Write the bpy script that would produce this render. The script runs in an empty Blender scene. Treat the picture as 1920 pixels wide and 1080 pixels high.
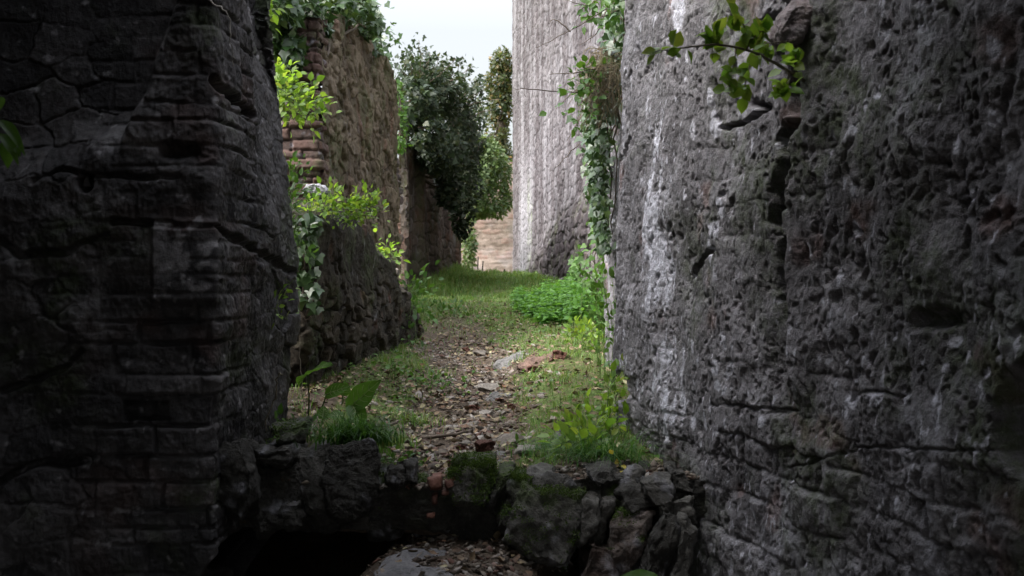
import bpy, math, random
import numpy as np
from mathutils import Vector, noise as mnoise

# ---------------------------------------------------------------- camera, world, sun
S = bpy.context.scene
C = S.collection
F = 2133.0                                    # focal length in photo pixels (40 mm on 36 mm, 1920 px)
cam = bpy.data.cameras.new('camera'); cam.lens = 40.0; cam.sensor_width = 36.0
cam.clip_start = 0.05; cam.clip_end = 1000
cam.dof.use_dof = True; cam.dof.focus_distance = 6.6; cam.dof.aperture_fstop = 6.3
camo = bpy.data.objects.new('camera', cam); C.objects.link(camo)
camo.location = (0, 0, 0); camo.rotation_euler = (math.radians(90), 0, 0)
S.camera = camo

SKY_LOW, SKY_HIGH = 0.56, 2.6
SUN_EL, SUN_AZ = math.radians(48), math.radians(-118)    # from the left, a little behind
w = bpy.data.worlds.new('World'); S.world = w; w.use_nodes = True
nt = w.node_tree; bg = nt.nodes['Background']
sky = nt.nodes.new('ShaderNodeTexSky'); sky.sky_type = 'NISHITA'; sky.sun_disc = False
sky.sun_elevation = SUN_EL; sky.sun_rotation = SUN_AZ; sky.dust_density = 4.0; sky.air_density = 1.2
hs = nt.nodes.new('ShaderNodeHueSaturation'); hs.inputs['Saturation'].default_value = 0.27
nt.links.new(sky.outputs[0], hs.inputs['Color'])
tcw = nt.nodes.new('ShaderNodeTexCoord'); sxw = nt.nodes.new('ShaderNodeSeparateXYZ'); nt.links.new(tcw.outputs['Generated'], sxw.inputs[0])
mrw = nt.nodes.new('ShaderNodeMapRange'); nt.links.new(sxw.outputs['Z'], mrw.inputs['Value'])      # thin cloud: brighter overhead than at the horizon
mrw.inputs['From Min'].default_value = .22; mrw.inputs['To Min'].default_value = SKY_LOW; mrw.inputs['To Max'].default_value = SKY_HIGH
mxw = nt.nodes.new('ShaderNodeMix'); mxw.data_type = 'RGBA'; mxw.blend_type = 'MULTIPLY'; mxw.inputs[0].default_value = 1
nt.links.new(hs.outputs[0], mxw.inputs[6]); nt.links.new(mrw.outputs[0], mxw.inputs[7]); nt.links.new(mxw.outputs[2], bg.inputs['Color'])
bg.inputs['Strength'].default_value = 0.12
sl = bpy.data.lights.new('sun', 'SUN'); sl.energy = 0.5; sl.angle = math.radians(22); sl.color = (1, 0.95, 0.88)
so = bpy.data.objects.new('sun', sl); C.objects.link(so)
sd = Vector((math.sin(SUN_AZ)*math.cos(SUN_EL), math.cos(SUN_AZ)*math.cos(SUN_EL), math.sin(SUN_EL)))
so.rotation_euler = sd.to_track_quat('Z', 'Y').to_euler(); so.location = sd*50
S.view_settings.view_transform = 'Standard'; S.view_settings.look = 'None'
S.view_settings.exposure = 2.05; S.view_settings.gamma = 1.0
S.cycles.max_bounces = 8; S.cycles.diffuse_bounces = 5; S.cycles.transmission_bounces = 4
S.cycles.use_denoising = True

rng = np.random.default_rng(7)
random.seed(7)

# ---------------------------------------------------------------- numpy noise
def h2(ix, iy, seed=0):
    a = (ix.astype(np.int64)*374761393 + iy.astype(np.int64)*668265263 + seed*974634577) & 0xFFFFFFFF
    a = ((a ^ (a >> 13))*1274126177) & 0xFFFFFFFF
    a = ((a ^ (a >> 16))*2246822519) & 0xFFFFFFFF
    return ((a ^ (a >> 15)) & 0xFFFFFF)/float(0xFFFFFF)
def perlin(x, y, seed=0):
    x0 = np.floor(x); y0 = np.floor(y); fx = x-x0; fy = y-y0
    ux = fx*fx*fx*(fx*(fx*6-15)+10); uy = fy*fy*fy*(fy*(fy*6-15)+10)
    def g(i, j):
        a = h2(x0+i, y0+j, seed)*2*np.pi
        return np.cos(a)*(fx-i)+np.sin(a)*(fy-j)
    a = g(0, 0)*(1-ux)+g(1, 0)*ux; b = g(0, 1)*(1-ux)+g(1, 1)*ux
    return (a*(1-uy)+b*uy)*1.5
def fbm(x, y, o=5, seed=0, gain=0.5):
    s = 0; a = 1.0; t = 0
    for k in range(o):
        s = s + a*perlin(x, y, seed+k*17); t += a; a *= gain; x = x*2.03+11.3; y = y*2.03+5.7
    return s/t
def ridge(x, y, o=4, seed=0):
    s = 0; a = 1.0; t = 0
    for k in range(o):
        s = s + a*(1-np.abs(perlin(x, y, seed+k*13))*1.6); t += a; a *= .5; x = x*2.1+3.1; y = y*2.1+7.7
    return s/t
def worley(x, y, seed=0):
    x0 = np.floor(x); y0 = np.floor(y)
    f1 = np.full(x.shape, 9.0); f2 = np.full(x.shape, 9.0); idd = np.zeros(x.shape)
    for i in (-1, 0, 1):
        for j in (-1, 0, 1):
            cx = x0+i; cy = y0+j
            d = np.hypot(cx+.1+.8*h2(cx, cy, seed)-x, cy+.1+.8*h2(cx, cy, seed+5)-y)
            r = h2(cx, cy, seed+9)
            n = d < f1
            f2 = np.where(n, f1, np.minimum(f2, d)); idd = np.where(n, r, idd); f1 = np.where(n, d, f1)
    return f1, f2, idd
def ss(a, b, x):
    t = np.clip((x-a)/(b-a), 0, 1); return t*t*(3-2*t)
def courses(u, v, rowh, width, seed=0):
    """irregular coursed masonry: distance to the nearest joint (m) and one random number per stone"""
    n = 400
    r = np.random.default_rng(seed)
    edges = np.concatenate([[0], np.cumsum(rowh*(0.65+0.7*r.random(n)))]) - rowh*n*0.3
    row = np.clip(np.searchsorted(edges, v)-1, 0, n-1)
    dv = np.minimum(v-edges[row], edges[row+1]-v)
    ww = width*(0.6+0.9*h2(row, row*0, seed+3)); off = h2(row, row*0+7, seed+4)*5
    q = u/ww+off; i = np.floor(q)
    e0 = i+.35*(h2(i, row, seed+5)-.5); e1 = i+1+.35*(h2(i+1, row, seed+5)-.5)
    i = np.where(q < e0, i-1, np.where(q > e1, i+1, i))
    e0 = i+.35*(h2(i, row, seed+5)-.5); e1 = i+1+.35*(h2(i+1, row, seed+5)-.5)
    du = np.minimum(q-e0, e1-q)*ww
    return np.minimum(du, dv), h2(i, row, seed+8)
def seg_dist(px, py, pts):
    d = np.full(np.shape(px), 1e9)
    for (ax, ay), (bx, by) in zip(pts[:-1], pts[1:]):
        vx, vy = bx-ax, by-ay
        t = np.clip(((px-ax)*vx+(py-ay)*vy)/(vx*vx+vy*vy+1e-9), 0, 1)
        d = np.minimum(d, np.hypot(px-ax-t*vx, py-ay-t*vy))
    return d

# ---------------------------------------------------------------- object helpers
def at(px, py, d):
    return np.array([(px-960)/F*d, d, (540-py)/F*d])
def tag(o, label=None, cat=None, group=None, kind=None):
    if label: o['label'] = label
    if cat: o['category'] = cat
    if group: o['group'] = group
    if kind: o['kind'] = kind
    return o
def empty(name, loc, label, cat, group=None):
    o = bpy.data.objects.new(name, None); C.objects.link(o); o.location = tuple(float(v) for v in loc)
    o.empty_display_size = 0.1
    return tag(o, label, cat, group)
def root_loc(o):
    l = np.zeros(3)
    while o is not None:
        l = l+np.array(o.location); o = o.parent
    return l
def build(name, V, Fc, mat, parent=None, origin=None, smooth=True, masks=None):
    """one mesh object; V world coordinates, Fc int array (n,3) or (n,4)"""
    V = np.asarray(V, dtype=np.float64); Fc = np.asarray(Fc, dtype=np.int32)
    o0 = root_loc(parent) if parent is not None else np.zeros(3)
    lo = np.zeros(3) if origin is None else np.asarray(origin, float)-o0
    me = bpy.data.meshes.new(name)
    me.vertices.add(len(V)); me.vertices.foreach_set('co', (V-o0-lo).astype(np.float32).ravel())
    k = Fc.shape[1]
    me.loops.add(Fc.size); me.loops.foreach_set('vertex_index', Fc.ravel())
    me.polygons.add(len(Fc)); me.polygons.foreach_set('loop_start', np.arange(0, Fc.size, k, dtype=np.int32))
    me.update(calc_edges=True)
    if smooth: me.polygons.foreach_set('use_smooth', np.ones(len(Fc), bool))
    if masks is not None:
        a = me.color_attributes.new('mask', 'FLOAT_COLOR', 'POINT')
        a.data.foreach_set('color', np.asarray(masks, np.float32).ravel())
    me.materials.append(mat)
    o = bpy.data.objects.new(name, me); C.objects.link(o)
    if parent is not None: o.parent = parent
    o.location = tuple(lo)
    return o
def join(parts):
    Vs, Fs, n = [], [], 0
    for V, f in parts:
        V = np.asarray(V, float); f = np.asarray(f, int)
        if f.shape[1] == 4: f = np.concatenate([f[:, [0, 1, 2]], f[:, [0, 2, 3]]])
        Vs.append(V); Fs.append(f+n); n += len(V)
    return np.concatenate(Vs), np.concatenate(Fs)
def gridf(nu, nv, flip=False):
    i = np.arange(nu-1)[:, None]; j = np.arange(nv-1)[None, :]
    a = i*nv+j
    q = np.stack([a, a+nv, a+nv+1, a+1], -1).reshape(-1, 4)
    return q[:, ::-1] if flip else q
def tube(pts, radii, sides=6):
    pts = np.asarray(pts, float); n = len(pts)
    if np.isscalar(radii): radii = np.full(n, radii)
    T = np.gradient(pts, axis=0); T /= np.linalg.norm(T, axis=1)[:, None]+1e-9
    ref = np.array([0.3, 0.1, 1.0]) if abs(T[0, 2]) < .8 else np.array([1.0, 0.2, 0.1])
    A = np.cross(T, ref); A /= np.linalg.norm(A, axis=1)[:, None]+1e-9
    B = np.cross(T, A)
    th = np.linspace(0, 2*np.pi, sides, endpoint=False)
    V = pts[:, None]+np.asarray(radii)[:, None, None]*(np.cos(th)[None, :, None]*A[:, None]+np.sin(th)[None, :, None]*B[:, None])
    V = V.reshape(-1, 3); f = []
    for i in range(n-1):
        for k in range(sides):
            k2 = (k+1) % sides
            f.append((i*sides+k, i*sides+k2, (i+1)*sides+k2, (i+1)*sides+k))
    V = np.concatenate([V, pts[:1], pts[-1:]]); b = n*sides
    for k in range(sides):
        k2 = (k+1) % sides
        f.append((b, k2, k, b)); f.append((b+1, (n-1)*sides+k, (n-1)*sides+k2, b+1))
    f = np.array(f)
    t = np.concatenate([f[:, [0, 1, 2]], f[:, [0, 2, 3]]])
    t = t[(t[:, 0] != t[:, 1]) & (t[:, 1] != t[:, 2]) & (t[:, 0] != t[:, 2])]
    return V, t
def curve(pts, n=16, wob=0.0):
    pts = np.asarray(pts, float); t = np.linspace(0, len(pts)-1, n); out = []
    for q in t:
        i = min(int(q), len(pts)-2); f = q-i
        p0 = pts[max(i-1, 0)]; p1 = pts[i]; p2 = pts[i+1]; p3 = pts[min(i+2, len(pts)-1)]
        out.append(.5*((2*p1)+(-p0+p2)*f+(2*p0-5*p1+4*p2-p3)*f*f+(-p0+3*p1-3*p2+p3)*f**3))
    out = np.array(out)
    if wob: out[1:-1] += rng.normal(0, wob, (n-2, 3))
    return out

# leaf templates (x across, y along, z up): verts, tris
OVATE = (np.array([[0, 0, 0], [-.28, .3, .07], [0, .3, 0], [.28, .3, .07], [-.25, .62, .05], [0, .62, -.01], [.25, .62, .05], [0, 1, -.1]]),
         np.array([[0, 2, 1], [0, 3, 2], [1, 2, 5], [1, 5, 4], [2, 3, 6], [2, 6, 5], [4, 5, 7], [5, 6, 7]]))
IVY = (np.array([[0, .05, 0], [-.3, -.05, -.04], [-.5, .3, -.02], [-.27, .45, .03], [0, .4, 0], [0, 1, -.1], [.27, .45, .03], [.5, .3, -.02], [.3, -.05, -.04]]),
       np.array([[0, 4, 1], [1, 4, 2], [2, 4, 3], [3, 4, 5], [5, 4, 6], [6, 4, 7], [7, 4, 8], [8, 4, 0]]))
DIAM = (np.array([[0, 0, 0], [-.3, .45, .08], [.3, .45, .08], [0, 1, -.05]]), np.array([[0, 3, 1], [0, 2, 3]]))
def leaves(T, P, axis, normal, size, width=1.0):
    tv, tf = T; n = len(P)
    P = np.asarray(P, float)
    axis = axis/(np.linalg.norm(axis, axis=1)[:, None]+1e-9)
    X = np.cross(axis, normal); X /= np.linalg.norm(X, axis=1)[:, None]+1e-9
    Z = np.cross(X, axis)
    sz = np.broadcast_to(size, (n,))[:, None, None]
    V = P[:, None]+sz*(tv[None, :, 0:1]*width*X[:, None]+tv[None, :, 1:2]*axis[:, None]+tv[None, :, 2:3]*Z[:, None])
    Fc = tf[None]+(np.arange(n)*len(tv))[:, None, None]
    return V.reshape(-1, 3), Fc.reshape(-1, 3)
def rdir(n, bias=(0, 0, 0), s=1.0):
    return rng.normal(0, 1, (n, 3))*s+np.asarray(bias, float)
def blades(P, h, wd, lean, seg=3, droop=0.5):
    """grass blades: tapered strips that bend over"""
    n = len(P); h = np.broadcast_to(h, (n,)); wd = np.broadcast_to(wd, (n,))
    a = rng.random(n)*2*np.pi
    L = np.stack([np.cos(a), np.sin(a), np.zeros(n)], 1)+np.asarray(lean)
    Ln = L/(np.linalg.norm(L, axis=1)[:, None]+1e-9)
    side = np.stack([-Ln[:, 1], Ln[:, 0], np.zeros(n)], 1)
    bend = (droop*(.3+rng.random(n)))[:, None]
    rows = []
    for k in range(seg+1):
        t = k/seg
        c = P+Ln*(h[:, None]*bend*t*t*1.1)+np.array([0, 0, 1.])*(h*t)[:, None]*(1-.45*bend*t*t)
        wk = (wd*(1-t**1.5)*.5+.0002)[:, None]
        rows.append(c-side*wk); rows.append(c+side*wk)
    V = np.stack(rows, 1).reshape(-1, 3); m = 2*(seg+1)
    f = []
    for k in range(seg):
        f += [[2*k, 2*k+1, 2*k+3], [2*k, 2*k+3, 2*k+2]]
    Fc = np.array(f)[None]+(np.arange(n)*m)[:, None, None]
    return V, Fc.reshape(-1, 3)

# ---------------------------------------------------------------- materials
def newmat(name):
    m = bpy.data.materials.new(name); m.use_nodes = True
    n = m.node_tree; b = n.nodes['Principled BSDF']
    return m, n, b, lambda t, **k: _nd(n, t, k)
def _nd(n, t, k):
    x = n.nodes.new(t)
    for a, v in k.items(): setattr(x, a, v)
    return x
def ramp(n, stops, fac):
    r = n.nodes.new('ShaderNodeValToRGB'); e = r.color_ramp.elements
    while len(e) < len(stops): e.new(0.5)
    for q, (p, c) in zip(e, stops):
        q.position = p; q.color = (c[0], c[1], c[2], 1) if not np.isscalar(c) else (c, c, c, 1)
    n.links.new(fac, r.inputs[0]); return r.outputs[0]
def mix(n, fac, a, b, typ='MIX'):
    m = n.nodes.new('ShaderNodeMix'); m.data_type = 'RGBA'; m.blend_type = typ
    for s, v in ((0, fac), (6, a), (7, b)):
        if isinstance(v, (int, float)): m.inputs[s].default_value = v
        elif isinstance(v, tuple): m.inputs[s].default_value = (*v, 1)
        else: n.links.new(v, m.inputs[s])
    return m.outputs[2]
def math_(n, op, a, b=None, clamp=False):
    m = n.nodes.new('ShaderNodeMath'); m.operation = op; m.use_clamp = clamp
    for i, v in enumerate((a, b)):
        if v is None: continue
        if isinstance(v, (int, float)): m.inputs[i].default_value = v
        else: n.links.new(v, m.inputs[i])
    return m.outputs[0]
def tex(n, co, scale, detail=6, rough=.6, dist=0.0):
    t = n.nodes.new('ShaderNodeTexNoise'); t.inputs['Scale'].default_value = scale
    t.inputs['Detail'].default_value = detail; t.inputs['Roughness'].default_value = rough
    t.inputs['Distortion'].default_value = dist
    n.links.new(co, t.inputs['Vector']); return t.outputs['Fac']
def stone(name, dark, mid, light, red=(.19, .075, .05), moss=(.05, .075, .018), lichen=(.5, .5, .56),
          stretch=1.0, along=1.0, freq=9, bump=.5, stain=.6, rough=.88, spec=.3):
    m, n, b, nd = newmat(name)
    tc = nd('ShaderNodeTexCoord'); mp = nd('ShaderNodeMapping'); mp.inputs['Scale'].default_value = (1, along, stretch)
    n.links.new(tc.outputs['Object'], mp.inputs[0]); co = mp.outputs[0]; oc = tc.outputs['Object']
    at_ = nd('ShaderNodeAttribute', attribute_name='mask'); sp = nd('ShaderNodeSeparateColor')
    n.links.new(at_.outputs['Color'], sp.inputs[0])
    f = math_(n, 'ADD', tex(n, co, freq, 9, .7), math_(n, 'MULTIPLY', math_(n, 'SUBTRACT', sp.outputs[0], .5), .35))
    c = ramp(n, [(.30, dark), (.5, mid), (.72, light)], f)
    # grains and inclusions
    g = ramp(n, [(.55, 0), (.72, 1)], tex(n, oc, freq*7, 4, .6))
    c = mix(n, math_(n, 'MULTIPLY', g, .45), c, light)
    g2 = ramp(n, [(.38, 1), (.5, 0)], tex(n, oc, freq*4.3, 5, .65))
    c = mix(n, math_(n, 'MULTIPLY', g2, .5), c, dark)
    # brick red areas
    rf = math_(n, 'MULTIPLY', at_.outputs['Alpha'], ramp(n, [(.3, .35), (.6, 1)], tex(n, oc, freq*1.7, 5, .6)))
    c = mix(n, rf, c, red)
    # old dark stains
    s = ramp(n, [(.42, 0), (.66, 1)], tex(n, co, 1.7, 6, .65, .6))
    c = mix(n, math_(n, 'MULTIPLY', s, stain), c, tuple(.55*np.array(dark)))
    mo = math_(n, 'MULTIPLY', sp.outputs[2], ramp(n, [(.4, 0), (.58, 1)], tex(n, oc, 14, 8, .72)))
    c = mix(n, mo, c, moss)
    li = math_(n, 'MULTIPLY', sp.outputs[1], ramp(n, [(.3, .3), (.5, 1)], tex(n, co, 30, 6, .7)))
    c = mix(n, li, c, lichen)
    n.links.new(c, b.inputs['Base Color'])
    b.inputs['Roughness'].default_value = rough; b.inputs['Specular IOR Level'].default_value = spec
    hh = math_(n, 'ADD', math_(n, 'ADD', tex(n, oc, 45, 8, .7), math_(n, 'MULTIPLY', tex(n, oc, 14, 6, .7), .8)), math_(n, 'MULTIPLY', tex(n, oc, 170, 4, .6), .35))
    bp = nd('ShaderNodeBump'); bp.inputs['Strength'].default_value = bump; bp.inputs['Distance'].default_value = .02
    n.links.new(hh, bp.inputs['Height']); n.links.new(bp.outputs[0], b.inputs['Normal'])
    return m
def leafmat(name, cols, trans=.45, rough=.42, tcol=None, spec=.4):
    m, n, b, nd = newmat(name)
    ge = nd('ShaderNodeNewGeometry')
    k = len(cols)
    c = ramp(n, [(i/max(k-1, 1), q) for i, q in enumerate(cols)], ge.outputs['Random Per Island'])
    tc = nd('ShaderNodeTexCoord')
    c = mix(n, .35, c, mix(n, 1.0, c, ramp(n, [(.3, .45), (.7, 1.5)], tex(n, tc.outputs['Object'], 25, 4)), 'MULTIPLY'))
    n.links.new(c, b.inputs['Base Color']); b.inputs['Roughness'].default_value = rough
    b.inputs['Specular IOR Level'].default_value = spec
    t = nd('ShaderNodeBsdfTranslucent'); mx = nd('ShaderNodeMixShader'); mx.inputs[0].default_value = trans
    tc2 = mix(n, 1.0, c, tcol or (1.4, 1.35, .65), 'MULTIPLY')
    n.links.new(tc2, t.inputs['Color'])
    out = n.nodes['Material Output']
    n.links.new(b.outputs[0], mx.inputs[1]); n.links.new(t.outputs[0], mx.inputs[2]); n.links.new(mx.outputs[0], out.inputs['Surface'])
    return m
def plain(name, c1, c2, scale=20, rough=.8, bump=.3):
    m, n, b, nd = newmat(name); tc = nd('ShaderNodeTexCoord'); ge = nd('ShaderNodeNewGeometry')
    f = math_(n, 'ADD', math_(n, 'MULTIPLY', tex(n, tc.outputs['Object'], scale, 6, .65), .7), math_(n, 'MULTIPLY', ge.outputs['Random Per Island'], .3))
    n.links.new(ramp(n, [(.3, c1), (.7, c2)], f), b.inputs['Base Color'])
    b.inputs['Roughness'].default_value = rough; b.inputs['Specular IOR Level'].default_value = .25
    bp = nd('ShaderNodeBump'); bp.inputs['Strength'].default_value = bump; bp.inputs['Distance'].default_value = .01
    n.links.new(tex(n, tc.outputs['Object'], scale*4, 5), bp.inputs['Height']); n.links.new(bp.outputs[0], b.inputs['Normal'])
    return m
def islandmat(name, cols, rough=.8, scale=30):
    m, n, b, nd = newmat(name); ge = nd('ShaderNodeNewGeometry'); tc = nd('ShaderNodeTexCoord')
    k = len(cols)
    c = ramp(n, [(i/(k-1), q) for i, q in enumerate(cols)], ge.outputs['Random Per Island'])
    c = mix(n, 1.0, c, ramp(n, [(.3, .55), (.7, 1.35)], tex(n, tc.outputs['Object'], scale, 6)), 'MULTIPLY')
    n.links.new(c, b.inputs['Base Color']); b.inputs['Roughness'].default_value = rough; b.inputs['Specular IOR Level'].default_value = .3
    bp = nd('ShaderNodeBump'); bp.inputs['Strength'].default_value = .4; bp.inputs['Distance'].default_value = .006
    n.links.new(tex(n, tc.outputs['Object'], scale*3, 5), bp.inputs['Height']); n.links.new(bp.outputs[0], b.inputs['Normal'])
    return m

M = {}
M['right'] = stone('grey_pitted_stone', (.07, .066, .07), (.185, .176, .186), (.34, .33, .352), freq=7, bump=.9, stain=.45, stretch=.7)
M['left'] = stone('dark_wall_stone', (.027, .026, .028), (.058, .055, .057), (.115, .108, .11), red=(.08, .05, .044), freq=5, bump=.5, stain=.7, rough=.72, lichen=(.3, .29, .3))  # low, dark stone tones with a slightly smoother finish
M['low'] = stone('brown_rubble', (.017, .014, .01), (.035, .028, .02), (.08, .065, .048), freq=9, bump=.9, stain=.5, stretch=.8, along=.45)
M['tall'] = stone('brown_weathered_render', (.062, .044, .028), (.12, .087, .056), (.19, .145, .1), red=(.14, .065, .045), freq=6, bump=.9, stain=.4, stretch=.9, along=.4)
M['brick'] = stone('old_red_brick', (.05, .035, .03), (.09, .06, .05), (.15, .115, .1), red=(.095, .05, .04), freq=10, bump=.6, stain=.4)
M['far'] = stone('dark_brown_stone', (.04, .03, .023), (.075, .056, .042), (.12, .095, .078), freq=3, bump=.6, stain=.5, stretch=.4, along=.4)  # dark brown tones for the far wall
M['tower'] = stone('streaked_pale_stone', (.045, .039, .043), (.084, .075, .08), (.14, .13, .137), freq=2.6, bump=.6, stain=.3, stretch=.4, along=.4, lichen=(.31, .3, .32), moss=(.16, .24, .04))
M['pink'] = stone('pinkish_brick_wall', (.2, .15, .125), (.33, .26, .225), (.42, .35, .31), red=(.27, .165, .135), freq=4, bump=.5, stain=.2)
M['rock'] = stone('ledge_rock', (.03, .028, .024), (.07, .066, .058), (.15, .143, .13), freq=11, bump=1.0, stain=.5, moss=(.045, .07, .012), rough=.8)
M['pebble'] = islandmat('path_stone', [(.055, .042, .032), (.1, .08, .06), (.17, .142, .115), (.085, .064, .047), (.28, .255, .23), (.11, .055, .04), (.07, .055, .043)], .85, 40)
M['stone1'] = islandmat('grey_loose_stone', [(.09, .076, .062), (.14, .122, .103), (.2, .18, .158)], .85, 14)
M['rockred'] = islandmat('reddish_rock', [(.1, .06, .045), (.14, .09, .07)], .85, 14)
M['pebbledark'] = islandmat('dark_grey_rock', [(.07, .068, .066), (.1, .097, .094)], .85, 14)
M['slab'] = stone('grey_slab', (.055, .048, .04), (.12, .108, .094), (.24, .222, .2), freq=12, bump=1.0, stain=.4)
M['redbrick'] = plain('broken_brick', (.07, .032, .024), (.15, .07, .05), 25)
M['litter'] = islandmat('dry_leaf', [(.09, .052, .03), (.15, .1, .06), (.23, .18, .11), (.07, .04, .023), (.33, .3, .18), (.14, .068, .035), (.25, .23, .19)], .75, 60)
M['bark'] = plain('bark', (.06, .045, .035), (.14, .11, .085), 30)
M['twig'] = plain('thin_twig', (.09, .075, .055), (.2, .17, .13), 40)
M['root'] = plain('pale_root', (.28, .25, .22), (.45, .42, .38), 40)
M['greenstem'] = plain('green_stem', (.06, .1, .025), (.12, .17, .05), 30, .5)
M['palevein'] = plain('pale_vein', (.2, .28, .1), (.3, .38, .16), 40, .5)
M['soil'] = plain('dark_soil', (.03, .025, .02), (.07, .06, .05), 8)
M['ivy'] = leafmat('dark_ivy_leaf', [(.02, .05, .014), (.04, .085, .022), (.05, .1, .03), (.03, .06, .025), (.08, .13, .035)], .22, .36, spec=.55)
M['ivydeep'] = leafmat('dark_tree_leaf', [(.013, .026, .012), (.025, .044, .019), (.036, .058, .026), (.024, .04, .022), (.06, .072, .028)], .3, .5)  # dark green tones, varied leaf by leaf
M['bushleaf'] = leafmat('bush_leaf', [(.05, .085, .03), (.08, .13, .042), (.11, .165, .055), (.07, .11, .038), (.14, .15, .06)], .35, .5)
M['fresh'] = leafmat('fresh_green_leaf', [(.11, .215, .03), (.15, .265, .038), (.2, .31, .05), (.085, .175, .03), (.24, .3, .06)], .55, .4)
M['mid'] = leafmat('mid_green_leaf', [(.04, .1, .018), (.06, .14, .024), (.09, .18, .03), (.05, .11, .025)], .4, .45)
M['big'] = leafmat('broad_soft_leaf', [(.07, .16, .03), (.1, .21, .035)], .5, .5)
M['yellow'] = leafmat('yellow_leaf', [(.4, .32, .05), (.5, .42, .08), (.35, .25, .05)], .35, .5)
M['farleaf'] = leafmat('sunlit_far_leaf', [(.03, .05, .014), (.05, .07, .02), (.08, .09, .026), (.04, .06, .02), (.2, .13, .04)], .4, .5)  # last golden tone is painted in for sunlight on the tips
M['nettle'] = leafmat('nettle_leaf', [(.05, .14, .024), (.085, .21, .035), (.12, .26, .05), (.065, .17, .03)], .4, .5)
M['grass'] = leafmat('grass_blade', [(.06, .14, .026), (.09, .19, .036), (.13, .23, .05), (.19, .21, .08), (.075, .165, .03)], .4, .5)
M['tuft'] = leafmat('dark_grass_blade', [(.03, .09, .018), (.05, .13, .025), (.07, .16, .03)], .4, .45)
M['dry'] = leafmat('dry_stem', [(.2, .16, .1), (.3, .25, .16), (.14, .11, .07)], .3, .7)
M['mossm'] = leafmat('moss', [(.03, .06, .008), (.05, .09, .012), (.07, .11, .015)], .3, .8)
M['post'] = plain('dark_metal', (.02, .02, .02), (.05, .045, .04), 20, .6)
M['darkstone'] = plain('dark_small_stone', (.02, .018, .015), (.05, .04, .03), 8)

# ---------------------------------------------------------------- terrain heights
def path_x(d): return np.interp(d, [4, 5.5, 7.5, 9.3, 11.5, 14, 19, 24, 32, 60], [-.33, -.33, -.3, -.33, -.55, -.75, -.5, -.15, .0, 0])
def path_w(d): return np.interp(d, [4, 5.5, 9, 12, 14, 19, 30], [.42, .38, .4, .5, .45, .18, .15])
def gz(x, d):
    x = np.asarray(x, float); d = np.asarray(d, float)
    z = -.85+.05*(d-5.5)
    z = np.where(d > 28, .275+.05*2.5*(1-np.exp(-(d-28)/2.5)), z)
    z = np.where(d > 32, .375-.004*(np.minimum(d, 60)-32), z)
    o = x-path_x(d); near = np.interp(d, [5, 6, 13, 20], [1, 1, .6, .1])
    z = z+near*np.interp(d, [5.1, 6.6], [.25, 1])*(.16*ss(.2, .85, o)+.2*ss(.2, .8, -o)-.03)
    z = z+near*.14*np.exp(-((x-.25)/.35)**2-((d-9.6)/1.1)**2)       # stony hump right of the trail
    z = z+.035*fbm(x*1.6, d*1.1, 4, 31)+.014*fbm(x*6, d*5, 3, 37)
    return z
def lz(x, d):                                                       # the ground under the arch
    x = np.asarray(x, float); d = np.asarray(d, float)
    m = np.exp(-((x+.28-.15*(d-4.5))/.56)**4)*np.exp(-((d-4.5)/1.25)**6)
    return -1.62+.52*m+.03*fbm(x*3, d*3, 4, 77)

# ground sheet
xs = np.concatenate([-np.geomspace(60, 2.6, 14)[:-1], np.linspace(-2.6, 2.2, 340), np.geomspace(2.2, 60, 14)[1:]])
ds = np.concatenate([np.linspace(5.0, 9, 260), np.linspace(9, 16, 220)[1:], np.linspace(16, 50, 200)[1:], np.geomspace(50, 140, 12)[1:]])
X, D = np.meshgrid(xs, ds, indexing='ij'); Z = gz(X, D)
Z = Z+.012*fbm(X*14, D*14, 3, 91)*ss(16, 8, D)
Z = Z-.2*ss(5.06, 5.0, D)
pm = ss(1.25, .65, np.abs(X-path_x(D))/path_w(D)+.5*fbm(X*2.5, D*1.5, 4, 51))
pm = np.maximum(pm, np.maximum(.75*ss(-.85, -1.1, X)*ss(8, 6.5, D), .9*ss(5.6, 5.2, D)))
pm = pm*np.interp(D, [5, 10.5, 13, 16, 20, 34, 40], [1, 1, .55, .4, .4, .3, 0])
gmask = np.stack([pm, fbm(X*3, D*2, 4, 55)*.5+.5, ss(5.5, 8, D), np.ones_like(X)], -1).reshape(-1, 4)
m, n, b, nd = newmat('ground_soil_and_turf')
tc = nd('ShaderNodeTexCoord'); a_ = nd('ShaderNodeAttribute', attribute_name='mask'); sp = nd('ShaderNodeSeparateColor'); n.links.new(a_.outputs['Color'], sp.inputs[0])
oc = tc.outputs['Object']
soil = ramp(n, [(.3, (.04, .029, .021)), (.5, (.09, .067, .048)), (.62, (.14, .108, .08)), (.75, (.24, .2, .16))], tex(n, oc, 16, 9, .75))
turf = ramp(n, [(.3, (.06, .047, .028)), (.44, (.07, .082, .026)), (.58, (.09, .145, .035)), (.75, (.14, .19, .055))], tex(n, oc, 3.5, 10, .78))
turf = mix(n, ramp(n, [(.5, 0), (.62, 1)], tex(n, oc, 22, 6, .7)), turf, (.15, .11, .065))
e = math_(n, 'ADD', sp.outputs[0], math_(n, 'MULTIPLY', math_(n, 'SUBTRACT', tex(n, oc, 7, 7, .7), .5), .9))
c = mix(n, ramp(n, [(.38, 0), (.55, 1)], e), turf, soil)
n.links.new(c, b.inputs['Base Color']); b.inputs['Roughness'].default_value = .92; b.inputs['Specular IOR Level'].default_value = .2
bp = nd('ShaderNodeBump'); bp.inputs['Strength'].default_value = .9; bp.inputs['Distance'].default_value = .03
n.links.new(tex(n, oc, 55, 8, .75), bp.inputs['Height']); n.links.new(bp.outputs[0], b.inputs['Normal'])
M['ground'] = m
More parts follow.
